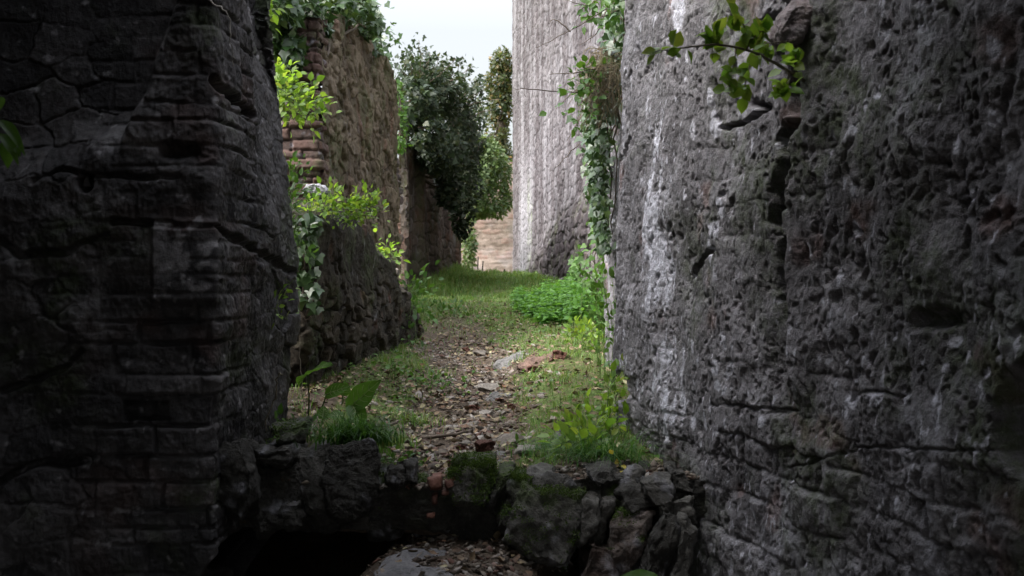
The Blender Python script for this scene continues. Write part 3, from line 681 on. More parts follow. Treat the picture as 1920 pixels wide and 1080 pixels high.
stones = [
 ([(472, 842), (545, 836), (553, 858), (540, 877), (480, 874)], 5.0, .35, .2),
 ([(470, 885), (556, 866), (570, 930), (555, 985), (490, 1003), (462, 945)], 5.02, .4, .2),
 ([(552, 850), (616, 842), (618, 900), (614, 962), (570, 960), (558, 900)], 5.05, .4, .2),
 ([(620, 845), (690, 838), (704, 880), (690, 925), (665, 967), (636, 977), (612, 935), (603, 890)], 4.95, .35, .3),
 ([(503, 802), (568, 796), (562, 826), (520, 832)], 5.1, .3, .9),
 ([(524, 945), (562, 940), (566, 990), (540, 1006), (524, 995)], 5.0, .3, 0),
 ([(562, 962), (620, 955), (622, 992), (585, 1002), (560, 996)], 5.05, .35, 0),
 ([(600, 955), (650, 975), (640, 1000), (605, 998)], 5.0, .3, 0),
 ([(395, 838), (450, 828), (472, 880), (470, 950), (455, 977), (440, 942), (395, 935)], 4.85, .4, .1),
 ([(692, 890), (790, 905), (798, 960), (760, 990), (690, 985), (668, 960)], 5.1, .4, .3),
 ([(728, 880), (760, 878), (768, 900), (745, 912), (726, 905)], 5.0, .25, .5),
 ([(760, 868), (778, 872), (782, 905), (764, 900)], 5.0, .25, .5),
 ([(780, 940), (915, 925), (950, 985), (940, 1008), (850, 990), (770, 985)], 5.1, .45, 0),
 ([(860, 868), (926, 872), (932, 905), (915, 948), (862, 940), (852, 905)], 5.0, .4, .5),
 ([(932, 884), (962, 886), (928, 962), (904, 955)], 4.98, .4, .3),
 ([(958, 892), (995, 900), (965, 1005), (934, 985)], 4.96, .4, .3),
 ([(985, 918), (1095, 932), (1088, 1010), (1062, 1062), (990, 1044), (945, 1012)], 4.85, .5, .4),
 ([(1094, 938), (1128, 934), (1112, 1000), (1088, 1022)], 4.86, .4, .2),
 ([(1128, 945), (1150, 940), (1120, 1010), (1108, 1020)], 4.9, .4, .2),
 ([(1108, 1012), (1150, 1028), (1152, 1095), (1083, 1095)], 4.78, .4, .2),
 ([(1162, 962), (1230, 962), (1198, 1042), (1166, 1078), (1148, 1020)], 4.82, .45, .3),
 ([(1248, 962), (1280, 985), (1242, 1095), (1196, 1095)], 4.7, .4, .2),
 ([(1282, 980), (1305, 1000), (1290, 1095), (1252, 1095)], 4.65, .4, .2),
 ([(1112, 910), (1165, 905), (1175, 940), (1125, 948)], 4.95, .4, .8),
 ([(1160, 925), (1215, 915), (1238, 945), (1180, 962)], 4.9, .4, .7),
 ([(1188, 895), (1225, 890), (1232, 908), (1200, 918)], 5.0, .3, .6),
 ([(1030, 905), (1060, 900), (1072, 925), (1040, 935)], 4.95, .3, .8),
 ([(995, 895), (1040, 893), (1045, 915), (1000, 915)], 5.0, .3, .8),
 ([(1098, 888), (1150, 880), (1165, 900), (1120, 915)], 4.98, .3, .8),
 ([(1200, 905), (1262, 900), (1275, 940), (1225, 950)], 4.85, .35, .6),
 ([(1232, 940), (1300, 935), (1310, 985), (1255, 990)], 4.78, .35, .4),
 ([(1255, 880), (1290, 885), (1300, 925), (1262, 920)], 4.95, .3, .5),
 ([(1150, 895), (1195, 888), (1205, 912), (1165, 922)], 5.0, .3, .8),
 ([(688, 955), (765, 970), (755, 1012), (700, 1004)], 5.08, .35, 0),
 ([(760, 972), (842, 978), (828, 1016), (772, 1006)], 5.12, .35, 0),
 ([(838, 972), (932, 982), (928, 1026), (850, 1010)], 5.08, .35, 0),
 ([(960, 1030), (1045, 1045), (1070, 1100), (1000, 1110)], 5.1, .4, 0),
]
MOSS = []
big5 = (1, 3, 13, 9, 12, 15, 16, 20, 21)
for k, (poly, d, th, ti) in enumerate(stones):
    V, Fc = rock_px(poly, d-.07, th, tilt=ti, cuts=4 if k not in big5 else 5, sm=.12, amp=.034, fr=6, seed=k+1, soft=1)
    py_ = 540-F*V[:, 2]/V[:, 1]
    nz = np.zeros(len(V))
    ms = (k in (13, 14, 15, 16, 23, 9, 4))*ss(-.02, .06, V[:, 2]-V[:, 2].max()+.09+.05*fbm(V[:, 0]*9, V[:, 2]*9, 3, 41))
    if k == 13: ms = ss(-.3, .2, fbm(V[:, 0]*5, V[:, 2]*5, 3, 42))*1.0
    if k in (13, 15, 16, 9, 4, 20):
        nn = np.zeros_like(V); fn = np.cross(V[Fc[:, 1]]-V[Fc[:, 0]], V[Fc[:, 2]]-V[Fc[:, 0]])
        for q_ in range(3): np.add.at(nn, Fc[:, q_], fn)
        nn /= np.linalg.norm(nn, axis=1)[:, None]+1e-12; nn *= np.sign(((V-V.mean(0))*nn).sum(1).mean())
        MOSS.append((V, nn, {13: .2, 15: .3, 16: .33, 9: .4, 4: .45, 20: .45}[k]))
    o = build('stone', V, Fc, M['rock'], lroot, origin=V.mean(0), masks=masks(random.random()+nz, .35*ss(.2, .5, fbm(V[:, 0]*9, V[:, 2]*9, 4, k)), ms, .22*(k in (19, 20))+nz))
for poly in ([(800, 897), (829, 892), (830, 914), (806, 920)], [(831, 900), (856, 888), (858, 912), (836, 922)], [(826, 920), (846, 918), (842, 930), (826, 930)], [(812, 926), (820, 924), (818, 946), (812, 946)], [(797, 962), (818, 960), (816, 972), (800, 972)]):
    V, Fc = rock_px(poly, 4.92, .2, grow=.95, tilt=.4, cuts=3, sm=.3, amp=.01, fr=12, seed=len(poly)+int(poly[0][0]))
    tag(build('brick', V, Fc, M['redbrick'], lroot, origin=V.mean(0)), 'worn pink brick set in the channel between the stones')
def core_disp(U, V, X, Y):
    return .06*fbm(U*2.5, V*2.5, 4, 901)+.05*fbm(U*8, V*8, 5, 902, .65), masks(.3+0*U, 0*U, .25*ss(0, .4, fbm(U*3, V*3, 3, 903)), 0*U)
wall('core', [(-1.5, 5.0), (-.4, 4.95), (.2, 4.93), (.9, 4.88)], np.linspace(-1.05, -.84, 60), core_disp, M['rock'], ures=260, parent=lroot, side=1, top=lambda x, y: gz(x, y)+.015)

# loose stones on the path: individuals
protos = []
for k in range(5):
    pts = rng.normal(0, 1, (12, 3)); pts /= np.linalg.norm(pts, axis=1)[:, None]; pts *= np.array([.5, .38, .2])*(.75+.5*rng.random((12, 1)))
    V, Fc = rock_mesh(pts, cuts=3, sm=.2, amp=.05, fr=3, seed=k+50)
    me = bpy.data.meshes.new('loose_stone'); me.from_pydata(V.tolist(), [], Fc.tolist()); me.update(); me.materials.append(M['stone1'])
    me.polygons.foreach_set('use_smooth', np.ones(len(me.polygons), bool)); protos.append(me)
def loose(px, py, wpx, label, group=None, mesh=None, mat=None, rot=None, sink=.1, sz=1.0, d=None, grow=1.35):
    if d is None:
        d = 5.2
        for _ in range(60):                                   # walk along the view ray to the ground
            p = at(px, py, d); g = float(gz(p[0], d))
            d = d+(p[2]-g)*4 if abs(p[2]-g) > 1e-4 else d
            d = min(max(d, 5.1), 45)
    p = at(px, py, d); s = wpx/F*d
    o = bpy.data.objects.new('loose_stone', mesh or random.choice(protos)); C.objects.link(o)
    s *= grow; o.location = tuple(p+np.array([0, 0, s*sink])); o.scale = (s, s, s*sz); o.rotation_euler = rot or (random.uniform(-.25, .25), random.uniform(-.25, .25), random.uniform(0, 6.28))
    tag(o, label, 'stone', group); return o
for px, py, wpx, lab in ((905, 668, 44, 'grey flat stone in the bare soil at the head of the trail'), (915, 735, 42, 'grey slab in the middle of the stony trail'),
    (950, 832, 60, 'long pale stone behind the red brick at the path edge'), (1000, 848, 50, 'low grey stone right of the red brick'),
    (862, 834, 42, 'flat grey stone left of the red brick in the trail'), (1062, 800, 44, 'dark rounded stone among leaves near the right wall'),
    (890, 760, 34, 'pale stone in the gravel below the grey slab'), (905, 780, 34, 'light grey stone near the red fragments'),
    (880, 800, 40, 'flat pale stone at the lower left of the trail'),
    (1035, 632, 26, 'small pale slab in the grass near the right wall'), (840, 720, 26, 'pale stone at the left edge of the gravel')):
    loose(px, py, wpx, lab)
for poly, d_, th, lab, mt in (([(925, 672), (975, 655), (1012, 648), (1016, 658), (985, 672), (940, 682)], 9.25, .45, 'pale streaked slab of rock showing through the turf of the hump', 'slab'),
        ([(968, 700), (1000, 684), (1040, 672), (1052, 682), (1020, 694), (985, 710)], 8.75, .5, 'reddish brown rock outcrop on the hump right of the trail', 'rockred'),
        ([(900, 742), (925, 728), (960, 730), (950, 748), (915, 755)], 7.75, .35, 'grey flat rock sunk in the right edge of the trail', 'slab'),
        ([(870, 856), (905, 836), (950, 826), (955, 838), (925, 850), (885, 866)], 5.5, .3, 'long pale rock sunk in the trail behind the red brick', 'slab'),
        ([(1040, 815), (1052, 796), (1075, 800), (1078, 822), (1055, 830)], 5.9, .25, 'dark grey rock among the grass left of the leafy herbs', 'pebbledark')):
    V, Fc = rock_px(poly, d_, th, tilt=1.6, cuts=4, sm=.12, amp=.03, fr=7, seed=int(d_*10), grow=1.1)
    V[:, 2] -= np.mean(V[:, 2])-gz(V[:, 0].mean(), V[:, 1].mean())+.015
    tag(build('outcrop_rock', V, Fc, M[mt], origin=V.mean(0), masks=np.tile([.5, .15, .2, 0], (len(V), 1))), lab, 'rock')
V, Fc = rock_px([(690, 1060), (740, 1045), (830, 1048), (870, 1075), (800, 1100), (680, 1100)], 4.25, .4, tilt=2.2, cuts=4, sm=.12, amp=.02, fr=7, seed=77)
V[:, 2] -= V[:, 2].max()-float(lz(V[:, 0].mean(), V[:, 1].mean()))-.03
tag(build('ground_slab', V, Fc, M['rock'], origin=V.mean(0), masks=np.tile([.8, .2, 0, 0], (len(V), 1))), 'flat grey slab lying in the litter under the arch at the bottom of the view', 'rock')
# pebbles individually visible but nothing tells apart
for k in range(70):
    d = rng.uniform(5.3, 11.5); x = path_x(d)+rng.normal(0, .55)*path_w(d)
    s = rng.uniform(.03, .08)
    o = bpy.data.objects.new('loose_stone', random.choice(protos)); C.objects.link(o)
    o.location = (float(x), float(d), float(gz(x, d))+s*.06); o.scale = (s, s, s); o.rotation_euler = (random.uniform(-.3, .3), random.uniform(-.3, .3), random.uniform(0, 6.28))
    tag(o, 'small grey stone lying in the gravel of the trail', 'stone', 'small stones on the trail')
# brick fragments
bpts = [(x, y, z) for x in (-.5, .5) for y in (-.35, .35) for z in (-.33, .33)]
V, Fc = rock_mesh([tuple(np.array(p)*(1-.3*random.random())) for p in bpts], cuts=4, sm=.16, amp=.13, fr=2.4, seed=90, soft=1)
bme = bpy.data.meshes.new('brick_fragment'); bme.from_pydata(V.tolist(), [], Fc.tolist()); bme.materials.append(M['redbrick'])
for px, py, wpx, lab, d in ((910, 842, 36, 'dark red broken brick standing on the stone edge of the path', 5.12), (890, 772, 24, 'rusty red brick piece in the middle of the trail', None), (936, 754, 15, 'small dark brick piece right of the trail', None),
                        (960, 765, 18, 'orange brick piece at the right edge of the gravel', None), (848, 872, 20, 'red brick piece above the pink channel', 5.15), (865, 845, 22, 'red brown brick piece low in the trail gravel', None),
                        (1050, 672, 30, 'red brick piece on the hump near the right wall', None), (1000, 697, 24, 'flat red brick piece beside the reddish rock', None), (875, 660, 16, 'red brick crumb at the top of the gravel', None)):
    o = loose(px, py, wpx, lab, mesh=bme, rot=(random.uniform(-.2, .2), random.uniform(-.2, .2), random.uniform(-.5, .5)), sink=.2, sz=.8, d=d, grow=1.0); o.name = 'brick_fragment'; o['category'] = 'brick'

# gravel and leaf litter that nobody could count
ico = None
bm = bmesh.new(); bmesh.ops.create_icosphere(bm, subdivisions=1, radius=.5)
icoV = np.array([v.co[:] for v in bm.verts]); icoF = np.array([[v.index for v in f.verts] for f in bm.faces]); bm.free()
def scatter_stones(P, s, flat=.45):
    n = len(P); a = rng.random(n)*6.28; ca, sa = np.cos(a), np.sin(a)
    J = icoV[None]*(1+.35*rng.normal(0, 1, (n, len(icoV), 1)).clip(-1, 1))*np.array([1, .7, flat])
    x = J[..., 0]*ca[:, None]-J[..., 1]*sa[:, None]; y = J[..., 0]*sa[:, None]+J[..., 1]*ca[:, None]
    tx, ty = rng.normal(0, .3, n)[:, None], rng.normal(0, .3, n)[:, None]
    V = np.stack([x, y, J[..., 2]+tx*x+ty*y], -1)*s[:, None, None]+P[:, None]
    return V.reshape(-1, 3), (icoF[None]+(np.arange(n)*len(icoV))[:, None, None]).reshape(-1, 3)
n = 9500; d = 5.1+6.6*rng.random(n)**1.4; x = path_x(d)+rng.normal(0, .62, n)*path_w(d)
P = np.stack([x, d, gz(x, d)], 1); k = rng.random(n) < ss(-.35, .25, fbm(x*3.5, d*2.2, 3, 57)+.05); P = P[k]; s = .007+.075*rng.random(len(P))**4
n = 600; d = 5.2+3*rng.random(n); x = rng.uniform(-1.3, -.5, n); P = np.concatenate([P, np.stack([x, d, gz(x, d)], 1)]); s = np.concatenate([s, .006+.05*rng.random(n)**4])
n = 1800; d = rng.uniform(4.93, 5.3, n); x = rng.uniform(-1.0, .85, n); P = np.concatenate([P, np.stack([x, d, gz(x, d)+.012], 1)]); s = np.concatenate([s, .006+.05*rng.random(n)**3.5])
V, Fc = scatter_stones(P, s)
tag(build('gravel', V, Fc, M['pebble'], smooth=False), 'fine stony rubble covering the trodden trail', 'gravel', kind='stuff')
n = 1500; d = rng.uniform(3.9, 5.3, n); x = rng.normal(-.15, .26, n)
V, Fc = scatter_stones(np.stack([x, d, lz(x, d)+.004], 1), .01+.04*rng.random(n)**2.5)
tag(build('rubble_litter', V, Fc, M['pebble'], smooth=False), 'stones and litter on the dark lower ground under the arch', 'rubble', kind='stuff')
CURL = (np.array([[0, 0, 0], [-.3, .3, .12], [0, .35, .0], [.3, .3, .15], [-.25, .65, .1], [0, .7, .03], [.25, .65, .05], [0, 1, .15]]), OVATE[1])
n = 2700; d = 5.1+13*rng.random(n)**1.5; x = np.where(rng.random(n) < .6, path_x(d)+rng.normal(0, .7, n)*path_w(d), rng.uniform(-1.1, 1.0, n))
P = np.stack([x, d, gz(x, d)+.012], 1)
V, Fc = leaves(CURL, P, rdir(n)*np.array([1, 1, .25]), rdir(n, (0, 0, 1), .45), .02+.035*rng.random(n))
n2 = 150; d = rng.uniform(3.9, 5.3, n2); x = rng.normal(-.2, .3, n2)
V2, F2 = leaves(CURL, np.stack([x, d, lz(x, d)+.015], 1), rdir(n2)*np.array([1, 1, .25]), rdir(n2, (0, 0, 1), .35), .03+.03*rng.random(n2))
n3 = 750; d = 5.2+3.2*rng.random(n3); x = rng.uniform(-1.3, -.5, n3)
V3, F3 = leaves(CURL, np.stack([x, d, gz(x, d)+.012], 1), rdir(n3)*np.array([1, 1, .25]), rdir(n3, (0, 0, 1), .45), .02+.035*rng.random(n3))
n4 = 1400; d = 6.5+10*rng.random(n4); x = rng.uniform(-.6, 1.1, n4)
V4, F4 = leaves(CURL, np.stack([x, d, gz(x, d)+.02], 1), rdir(n4)*np.array([1, 1, .25]), rdir(n4, (0, 0, 1), .4), .02+.04*rng.random(n4))
V, Fc = join([(V, Fc), (V2, F2), (V3, F3), (V4, F4)])
tag(build('fallen_leaves', V, Fc, M['litter']), 'dry fallen leaves strewn over the trail and turf', 'leaf litter', kind='stuff')
# twigs
for px, py, lx, lab in ((835, 790, .25, 'short brown stick lying across the lower left of the trail'), (690, 775, .3, 'dead stick behind the broad leaf plant')):
    p = at(px, py, 6.2 if px > 700 else 6.1); p[2] = gz(p[0], p[1])+.02
    V, Fc = tube(curve([p-np.array([lx/2, -.05, .0]), p+np.array([0, 0, .015]), p+np.array([lx/2, .06, .03])], 8, .004), np.linspace(.014, .007, 8))
    tag(build('fallen_stick', V, Fc, M['bark'], origin=p), lab, 'stick')

# ---------------------------------------------------------------- grass
def gdens(x, d):
    p = ss(1.1, .5, np.abs(x-path_x(d))/path_w(d)+.4*fbm(x*2.5, d*1.5, 4, 51))*np.interp(d, [5, 13, 16, 20, 34], [1, .85, .35, .3, .2])
    p = np.maximum(p, .6*ss(-.85, -1.1, x)*ss(8, 6.5, d))
    return np.clip(1-p, 0, 1)*ss(-.35, .25, fbm(x*2.2, d*1.6, 4, 52)+.12)
n = 90000; d = 5.25+27*rng.random(n)**1.5; x = rng.uniform(-1.9, 1.5, n)
k = rng.random(n) < gdens(x, d); x, d = x[k], d[k]
V, Fc = blades(np.stack([x, d, gz(x, d)-.004], 1), (.025+.055*rng.random(len(x)))*(.55+1.1*ss(-.2, .4, fbm(x*3, d*2, 3, 59)))*np.interp(d, [5, 12, 30], [.8, 1.0, 2.0]), np.interp(d, [5, 12, 30], [.004, .006, .016]), (0, 0, 0), seg=2, droop=.7)
tag(build('grass', V, Fc, M['grass']), 'short patchy grass on both sides of the trail', 'grass', kind='stuff')
# small broad weeds in the turf
n = 6500; d = 5.4+16*rng.random(n)**1.4; x = rng.uniform(-1.3, 1.1, n)
k = rng.random(n) < gdens(x, d)*ss(-.05, .3, fbm(x*3, d*2, 3, 58)); x, d = x[k], d[k]; n = len(x)
V, Fc = leaves(OVATE, np.stack([x, d, gz(x, d)+.01+.04*rng.random(n)], 1), rdir(n)*np.array([1, 1, .3]), rdir(n, (0, 0, 1), .4), .02+.03*rng.random(n))
tag(build('ground_weeds', V, Fc, M['mid']), 'small low weeds spread through the turf', 'weeds', kind='stuff')

def tuft(cx, cd, n, h, r, label, mat='tuft', lean=(0, 0, 0), droop=1.0, z=None, wd=.006, name='grass_tuft'):
    x = cx+rng.normal(0, r, n); d = cd+rng.normal(0, r, n); zz = gz(x, d) if z is None else np.full(n, z)
    V, Fc = blades(np.stack([x, d, zz-.01], 1), h*(.5+.7*rng.random(n)), wd, lean, seg=5, droop=droop)
    o = build(name, V, Fc, M[mat], origin=(cx, cd, float(zz.mean()))); tag(o, label, 'grass'); return o
def xat(px, d): return (px-960)/F*d
tuft(xat(668, 5.15), 5.15, 520, .17, .075, 'dense dark green grass tuft spilling over the left edge stones', lean=(.1, -.5, 0), droop=1.3, z=-.69)
tuft(xat(715, 5.3), 5.3, 160, .1, .05, 'small bright grass tuft at the foot of the broad leaf plant', 'grass', z=-.72)
tuft(xat(1130, 5.35), 5.35, 330, .24, .075, 'long drooping grass tuft at the foot of the right wall', lean=(-.2, -.6, 0), droop=1.4, z=-.83, wd=.005)
tuft(xat(1020, 5.7), 5.7, 170, .1, .06, 'short dark grass tuft left of the leafy herbs')
tuft(xat(1060, 5.5), 5.5, 120, .1, .07, 'thin grass tuft under the leafy herbs by the right wall', 'grass')
tuft(xat(775, 6.8), 6.8, 160, .12, .08, 'grass tuft on the left bank below the low wall', 'grass')
tuft(xat(735, 6.0), 6.0, 150, .1, .07, 'grass tuft at the lower end of the left bank', 'grass')
for k, (px, d_) in enumerate(((1000, 8.2), (1085, 9.5), (800, 9.0))):
    tuft(xat(px, d_), d_, 110, .1, .09, ('grass tuft in the middle of the right turf', 'grass tuft beside the right wall base, higher up', 'grass tuft at the top of the left bank')[k], 'grass')

# ---------------------------------------------------------------- leafy plants
def plant(name, label, cat, stems, leafmat_, n_per, size, T=OVATE, stem_r=.003, stem_mat='greenstem', spread=.03, group=None, base=None, bias=(0, -.2, .3), nb=(0, -.3, .8), twigs=True, wid=1.0, start=.15):
    """stems: list of point lists; leaves set along each stem on short stalks"""
    base = stems[0][0] if base is None else base
    root = empty(name, base, label, cat, group)
    tubes, LP, LA, LN, LS = [], [], [], [], []
    for st in stems:
        c = curve(st, 22, .004); L = len(c)
        tubes.append(tube(c, np.linspace(stem_r, stem_r*.4, L), 5))
        idx = (start+(1-start)*rng.random(n_per)**.9)*(L-1)
        i0 = np.floor(idx).astype(int).clip(0, L-2); f = (idx-i0)[:, None]
        p = c[i0]*(1-f)+c[i0+1]*f; tg = c[i0+1]-c[i0]; tg /= np.linalg.norm(tg, axis=1)[:, None]+1e-9
        off = rdir(n_per)*spread; q = p+off
        ax = off/(spread+1e-6)*.9+tg*.7+np.asarray(bias)
        LP.append(q); LA.append(ax); LN.append(rdir(n_per, nb, .45)); LS.append(size*(.55+.7*rng.random(n_per)))
        if twigs:
            for a, b2 in zip(p[::2], q[::2]): tubes.append(tube(np.array([a, b2]), [stem_r*.45, stem_r*.3], 3))
    V, Fc = join(tubes); build('stem', V, Fc, M[stem_mat], root)
    V, Fc = leaves(T, np.concatenate(LP), np.concatenate(LA), np.concatenate(LN), np.concatenate(LS), wid)
    build('foliage', V, Fc, M[leafmat_], root); return root
def A(*t): return [at(*q) for q in t]
def fan(p0, ends, mid=(0, 0, .05)):
    p0 = np.asarray(p0); return [[p0, (p0+np.asarray(e))/2+np.asarray(mid)+rng.normal(0, .015, 3), np.asarray(e)] for e in ends]

# sprays behind the left near wall
p0 = at(495, 150, 7.2)
plant('hanging_shrub', 'bright green leafy spray leaning out over the brick end of the tall wall', 'shrub',
      fan(p0, [at(*q) for q in ((618, 225, 6.9), (600, 205, 7.0), (585, 240, 6.8), (575, 170, 7.1), (560, 215, 6.9), (545, 235, 7), (605, 180, 7.1), (535, 140, 7.2), (590, 228, 7.0), (555, 190, 6.8))]), 'fresh', 40, .052, spread=.035, wid=1.15, start=.3)
plant('hanging_shrub', 'light green leaf spray at the top edge of the dark left wall', 'shrub', fan(at(470, 20, 6.6), [at(*q) for q in ((500, 0, 6.4), (525, 15, 6.5), (505, 50, 6.4), (520, 35, 6.5), (495, -20, 6.5))]), 'fresh', 14, .055, spread=.03, start=.3)
p0 = at(520, 420, 6.6)
plant('wall_herb', 'tangled herb climbing between the dark left wall and the low wall', 'herb',
      fan(p0, [at(*q) for q in ((565, 300, 6.5), (550, 320, 6.5), (560, 350, 6.4), (575, 335, 6.6), (590, 345, 6.6), (555, 390, 6.4), (560, 430, 6.4), (545, 300, 6.6), (580, 380, 6.5), (560, 470, 6.4), (575, 480, 6.5))]), 'mid', 20, .045, spread=.03, start=.25)
st = []
for px in range(575, 705, 9):
    b_ = at(px, 412, 7.25+.2*random.random()); st.append([b_, b_+np.array([.02, -.05, .05]), at(px+random.uniform(-15, 18), random.uniform(355, 405), 7.0+random.random()*.3)])
plant('wall_top_herb', 'sunny yellow green herbs growing along the top of the low wall', 'herb', st, 'fresh', 24, .05, spread=.035, start=.3)
plant('wall_top_herb', 'small trailing herb with pale roots on the lower step of the low wall', 'herb', fan(at(715, 480, 9.5), [at(*q) for q in ((705, 462, 9.3), (725, 470, 9.3), (740, 485, 9.2), (747, 492, 9.2), (722, 490, 9.2), (735, 474, 9.3))]), 'fresh', 10, .065, spread=.04)
plant('wall_herb', 'leafy creeper down the far end of the low wall', 'herb', fan(at(768, 550, 10.9), [at(*q) for q in ((772, 560, 10.6), (792, 585, 10.8), (768, 600, 10.4), (780, 640, 10.4), (775, 530, 10.8), (800, 545, 11.5))]), 'mid', 26, .07, spread=.08)
plant('wall_herb', 'small light green sprig on the side of the dark left wall', 'herb', fan(at(508, 560, 5.7), [at(*q) for q in ((540, 600, 5.5), (520, 580, 5.5), (530, 545, 5.6), (515, 600, 5.5), (560, 520, 5.7))], (0, 0, 0)), 'fresh', 7, .045, spread=.025)
# long dark ivy leaves in the cleft below the herb
n = 110; P = np.stack([rng.uniform(545, 600, n), rng.uniform(400, 580, n)], 1)
P = np.array([at(a, b2, 6.75+.1*random.random()) for a, b2 in P])
ir = empty('wall_ivy', P.mean(0), 'dark ivy in the cleft at the near end of the low wall', 'ivy')
V, Fc = leaves(IVY, P, rdir(n, (0, -.2, -.8), .5), rdir(n, (.2, -1, .3), .4), .055+.03*rng.random(n)); build('foliage', V, Fc, M['ivy'], ir)
V, Fc = join([tube(curve(A((575, 600, 6.88), (560+8*k, 580, 6.87), (562+9*k, 500, 6.86), (556+9*k, 410, 6.87)), 10, .01), .005, 5) for k in range(4)]); build('stem', V, Fc, M['bark'], ir)

# right branch over the path
br = at(1508, 150, 3.82)
main = A((1508, 152, 3.86), (1470, 128, 3.7), (1430, 105, 3.55), (1375, 88, 3.4), (1310, 84, 3.3), (1262, 92, 3.25), (1228, 98, 3.2))
sub = [main, A((1400, 95, 3.47), (1395, 50, 3.45), (1360, 20, 3.45)), A((1380, 90, 3.42), (1375, 130, 3.4), (1365, 175, 3.4)), A((1420, 102, 3.52), (1400, 140, 3.5), (1398, 182, 3.5)), A((1350, 86, 3.36), (1338, 60, 3.36), (1335, 110, 3.36)),
       A((1440, 110, 3.6), (1430, 85, 3.6), (1490, 75, 3.65)), A((1470, 128, 3.7), (1480, 150, 3.7), (1462, 172, 3.7)), A((1500, 148, 3.8), (1490, 120, 3.75), (1495, 90, 3.75)), A((1400, 95, 3.45), (1420, 60, 3.45), (1440, 65, 3.45))]
rb = empty('overhanging_branch', br, 'fresh green leafy branch growing from the crack of the right wall', 'branch')
V, Fc = join([tube(curve(s_, 18, .002), np.linspace(.006 if i == 0 else .003, .0015, 18), 5) for i, s_ in enumerate(sub)]); build('stem', V, Fc, M['twig'], rb)
LP, LA = [], []
for i, s_ in enumerate(sub):
    c = curve(s_, 30)
    ks = [27, 28, 29, 29, 26, 25, 23, 27, 28, 22, 24, 14, 12, 10, 8, 5] if i == 0 else list(rng.integers(6, 30, 15))
    for k in ks:
        LP.append(c[k]+rng.normal(0, .009, 3)); LA.append(rng.normal(0, .6, 3)+np.array([-.35, -.2, -.35 if rng.random() < .7 else .7]))
V, Fc = leaves(OVATE, np.array(LP), np.array(LA), rdir(len(LP), (0, -.8, .5), .45), .038+.022*rng.random(len(LP)), 1.2); build('foliage', V, Fc, M['fresh'], rb)

# leaves poking in at the left edge
lb = empty('drooping_branch', at(-90, 200, 2.6), 'dark drooping leaves poking in at the left edge of the view', 'branch')
lo_ = np.array([-2.86, 2.75, .75])
V, Fc = join([tube(curve([lo_, np.array([-2.2, 2.68, .66])]+A((-90, 200, 2.6), (-40, 215, 2.6), (0, 228, 2.6)), 22), np.linspace(.008, .0025, 22), 5), tube(curve([lo_, np.array([-2.2, 2.68, .64])]+A((-80, 230, 2.6), (-30, 245, 2.6), (2, 252, 2.6)), 22), np.linspace(.006, .0025, 22), 5)]); build('stem', V, Fc, M['greenstem'], lb)
def bigleaf(base, tip, width, up=(0, 0, 1), sag=.15, cup=.12, n=14, m=9, lobes=.0, wav=.03, seed=0, heart=.0):
    """a broad leaf blade: curved midrib, cupped halves, wavy edge"""
    base, tip, up = (np.asarray(q, float) for q in (base, tip, up)); ax = tip-base; L = np.linalg.norm(ax); ax = ax/L
    X_ = np.cross(ax, up); X_ /= np.linalg.norm(X_); Zv = np.cross(X_, ax)
    t = np.linspace(0, 1, n); prof = np.sin(np.pi*np.clip(t, 0, 1)**.72)**.8*(1-t**5*.3)+heart*np.exp(-(t/.12)**2); prof[-1] = .01
    s_ = np.linspace(-1, 1, m); Vv = []
    for i, q in enumerate(t):
        for sv in s_:
            xw = sv*prof[i]*width/2
            back = -heart*L*.25*abs(sv)*np.exp(-(q/.1)**2)
            z_ = -sag*L*q*q+cup*width*abs(sv)**1.5*prof[i]+wav*width*math.sin(q*11+seed+sv*2)*abs(sv)-.022*width*math.cos(abs(sv)*9-q*16)
            Vv.append(base+ax*(q*L+back)+X_*xw+Zv*z_)
    return np.array(Vv), gridf(n, m)
for (b_, t_, wd) in (((0, 225, 2.6), (46, 258, 2.55), .03), ((2, 226, 2.6), (22, 242, 2.62), .02), ((2, 250, 2.6), (34, 280, 2.55), .03), ((10, 262, 2.6), (20, 312, 2.6), .035), ((28, 276, 2.58), (40, 290, 2.58), .018), ((-6, 180, 2.6), (2, 205, 2.6), .03)):
    V, Fc = bigleaf(at(*b_), at(*t_), wd, up=(.3, -.6, .8), sag=.45, n=9, m=5); build('leaf', V, Fc, M['big'], lb)
# pale leaf low left edge and one at the bottom edge
bb = empty('ground_leaf', at(1195, 1090, 3.4), 'single green leaf rising at the bottom edge of the view', 'leaf')
V, Fc = bigleaf(at(1235, 1082, 3.4), at(1160, 1078, 3.38), .05, up=(0, -.5, 1), sag=.05); build('leaf_blade', V, Fc, M['big'], bb)
V, Fc = tube(curve(A((1235, 1082, 3.4), (1262, 1105, 3.42), (1275, 1180, 3.45), (1285, 1500, 3.5)), 10), .003, 5); build('stalk', V, Fc, M['greenstem'], bb)

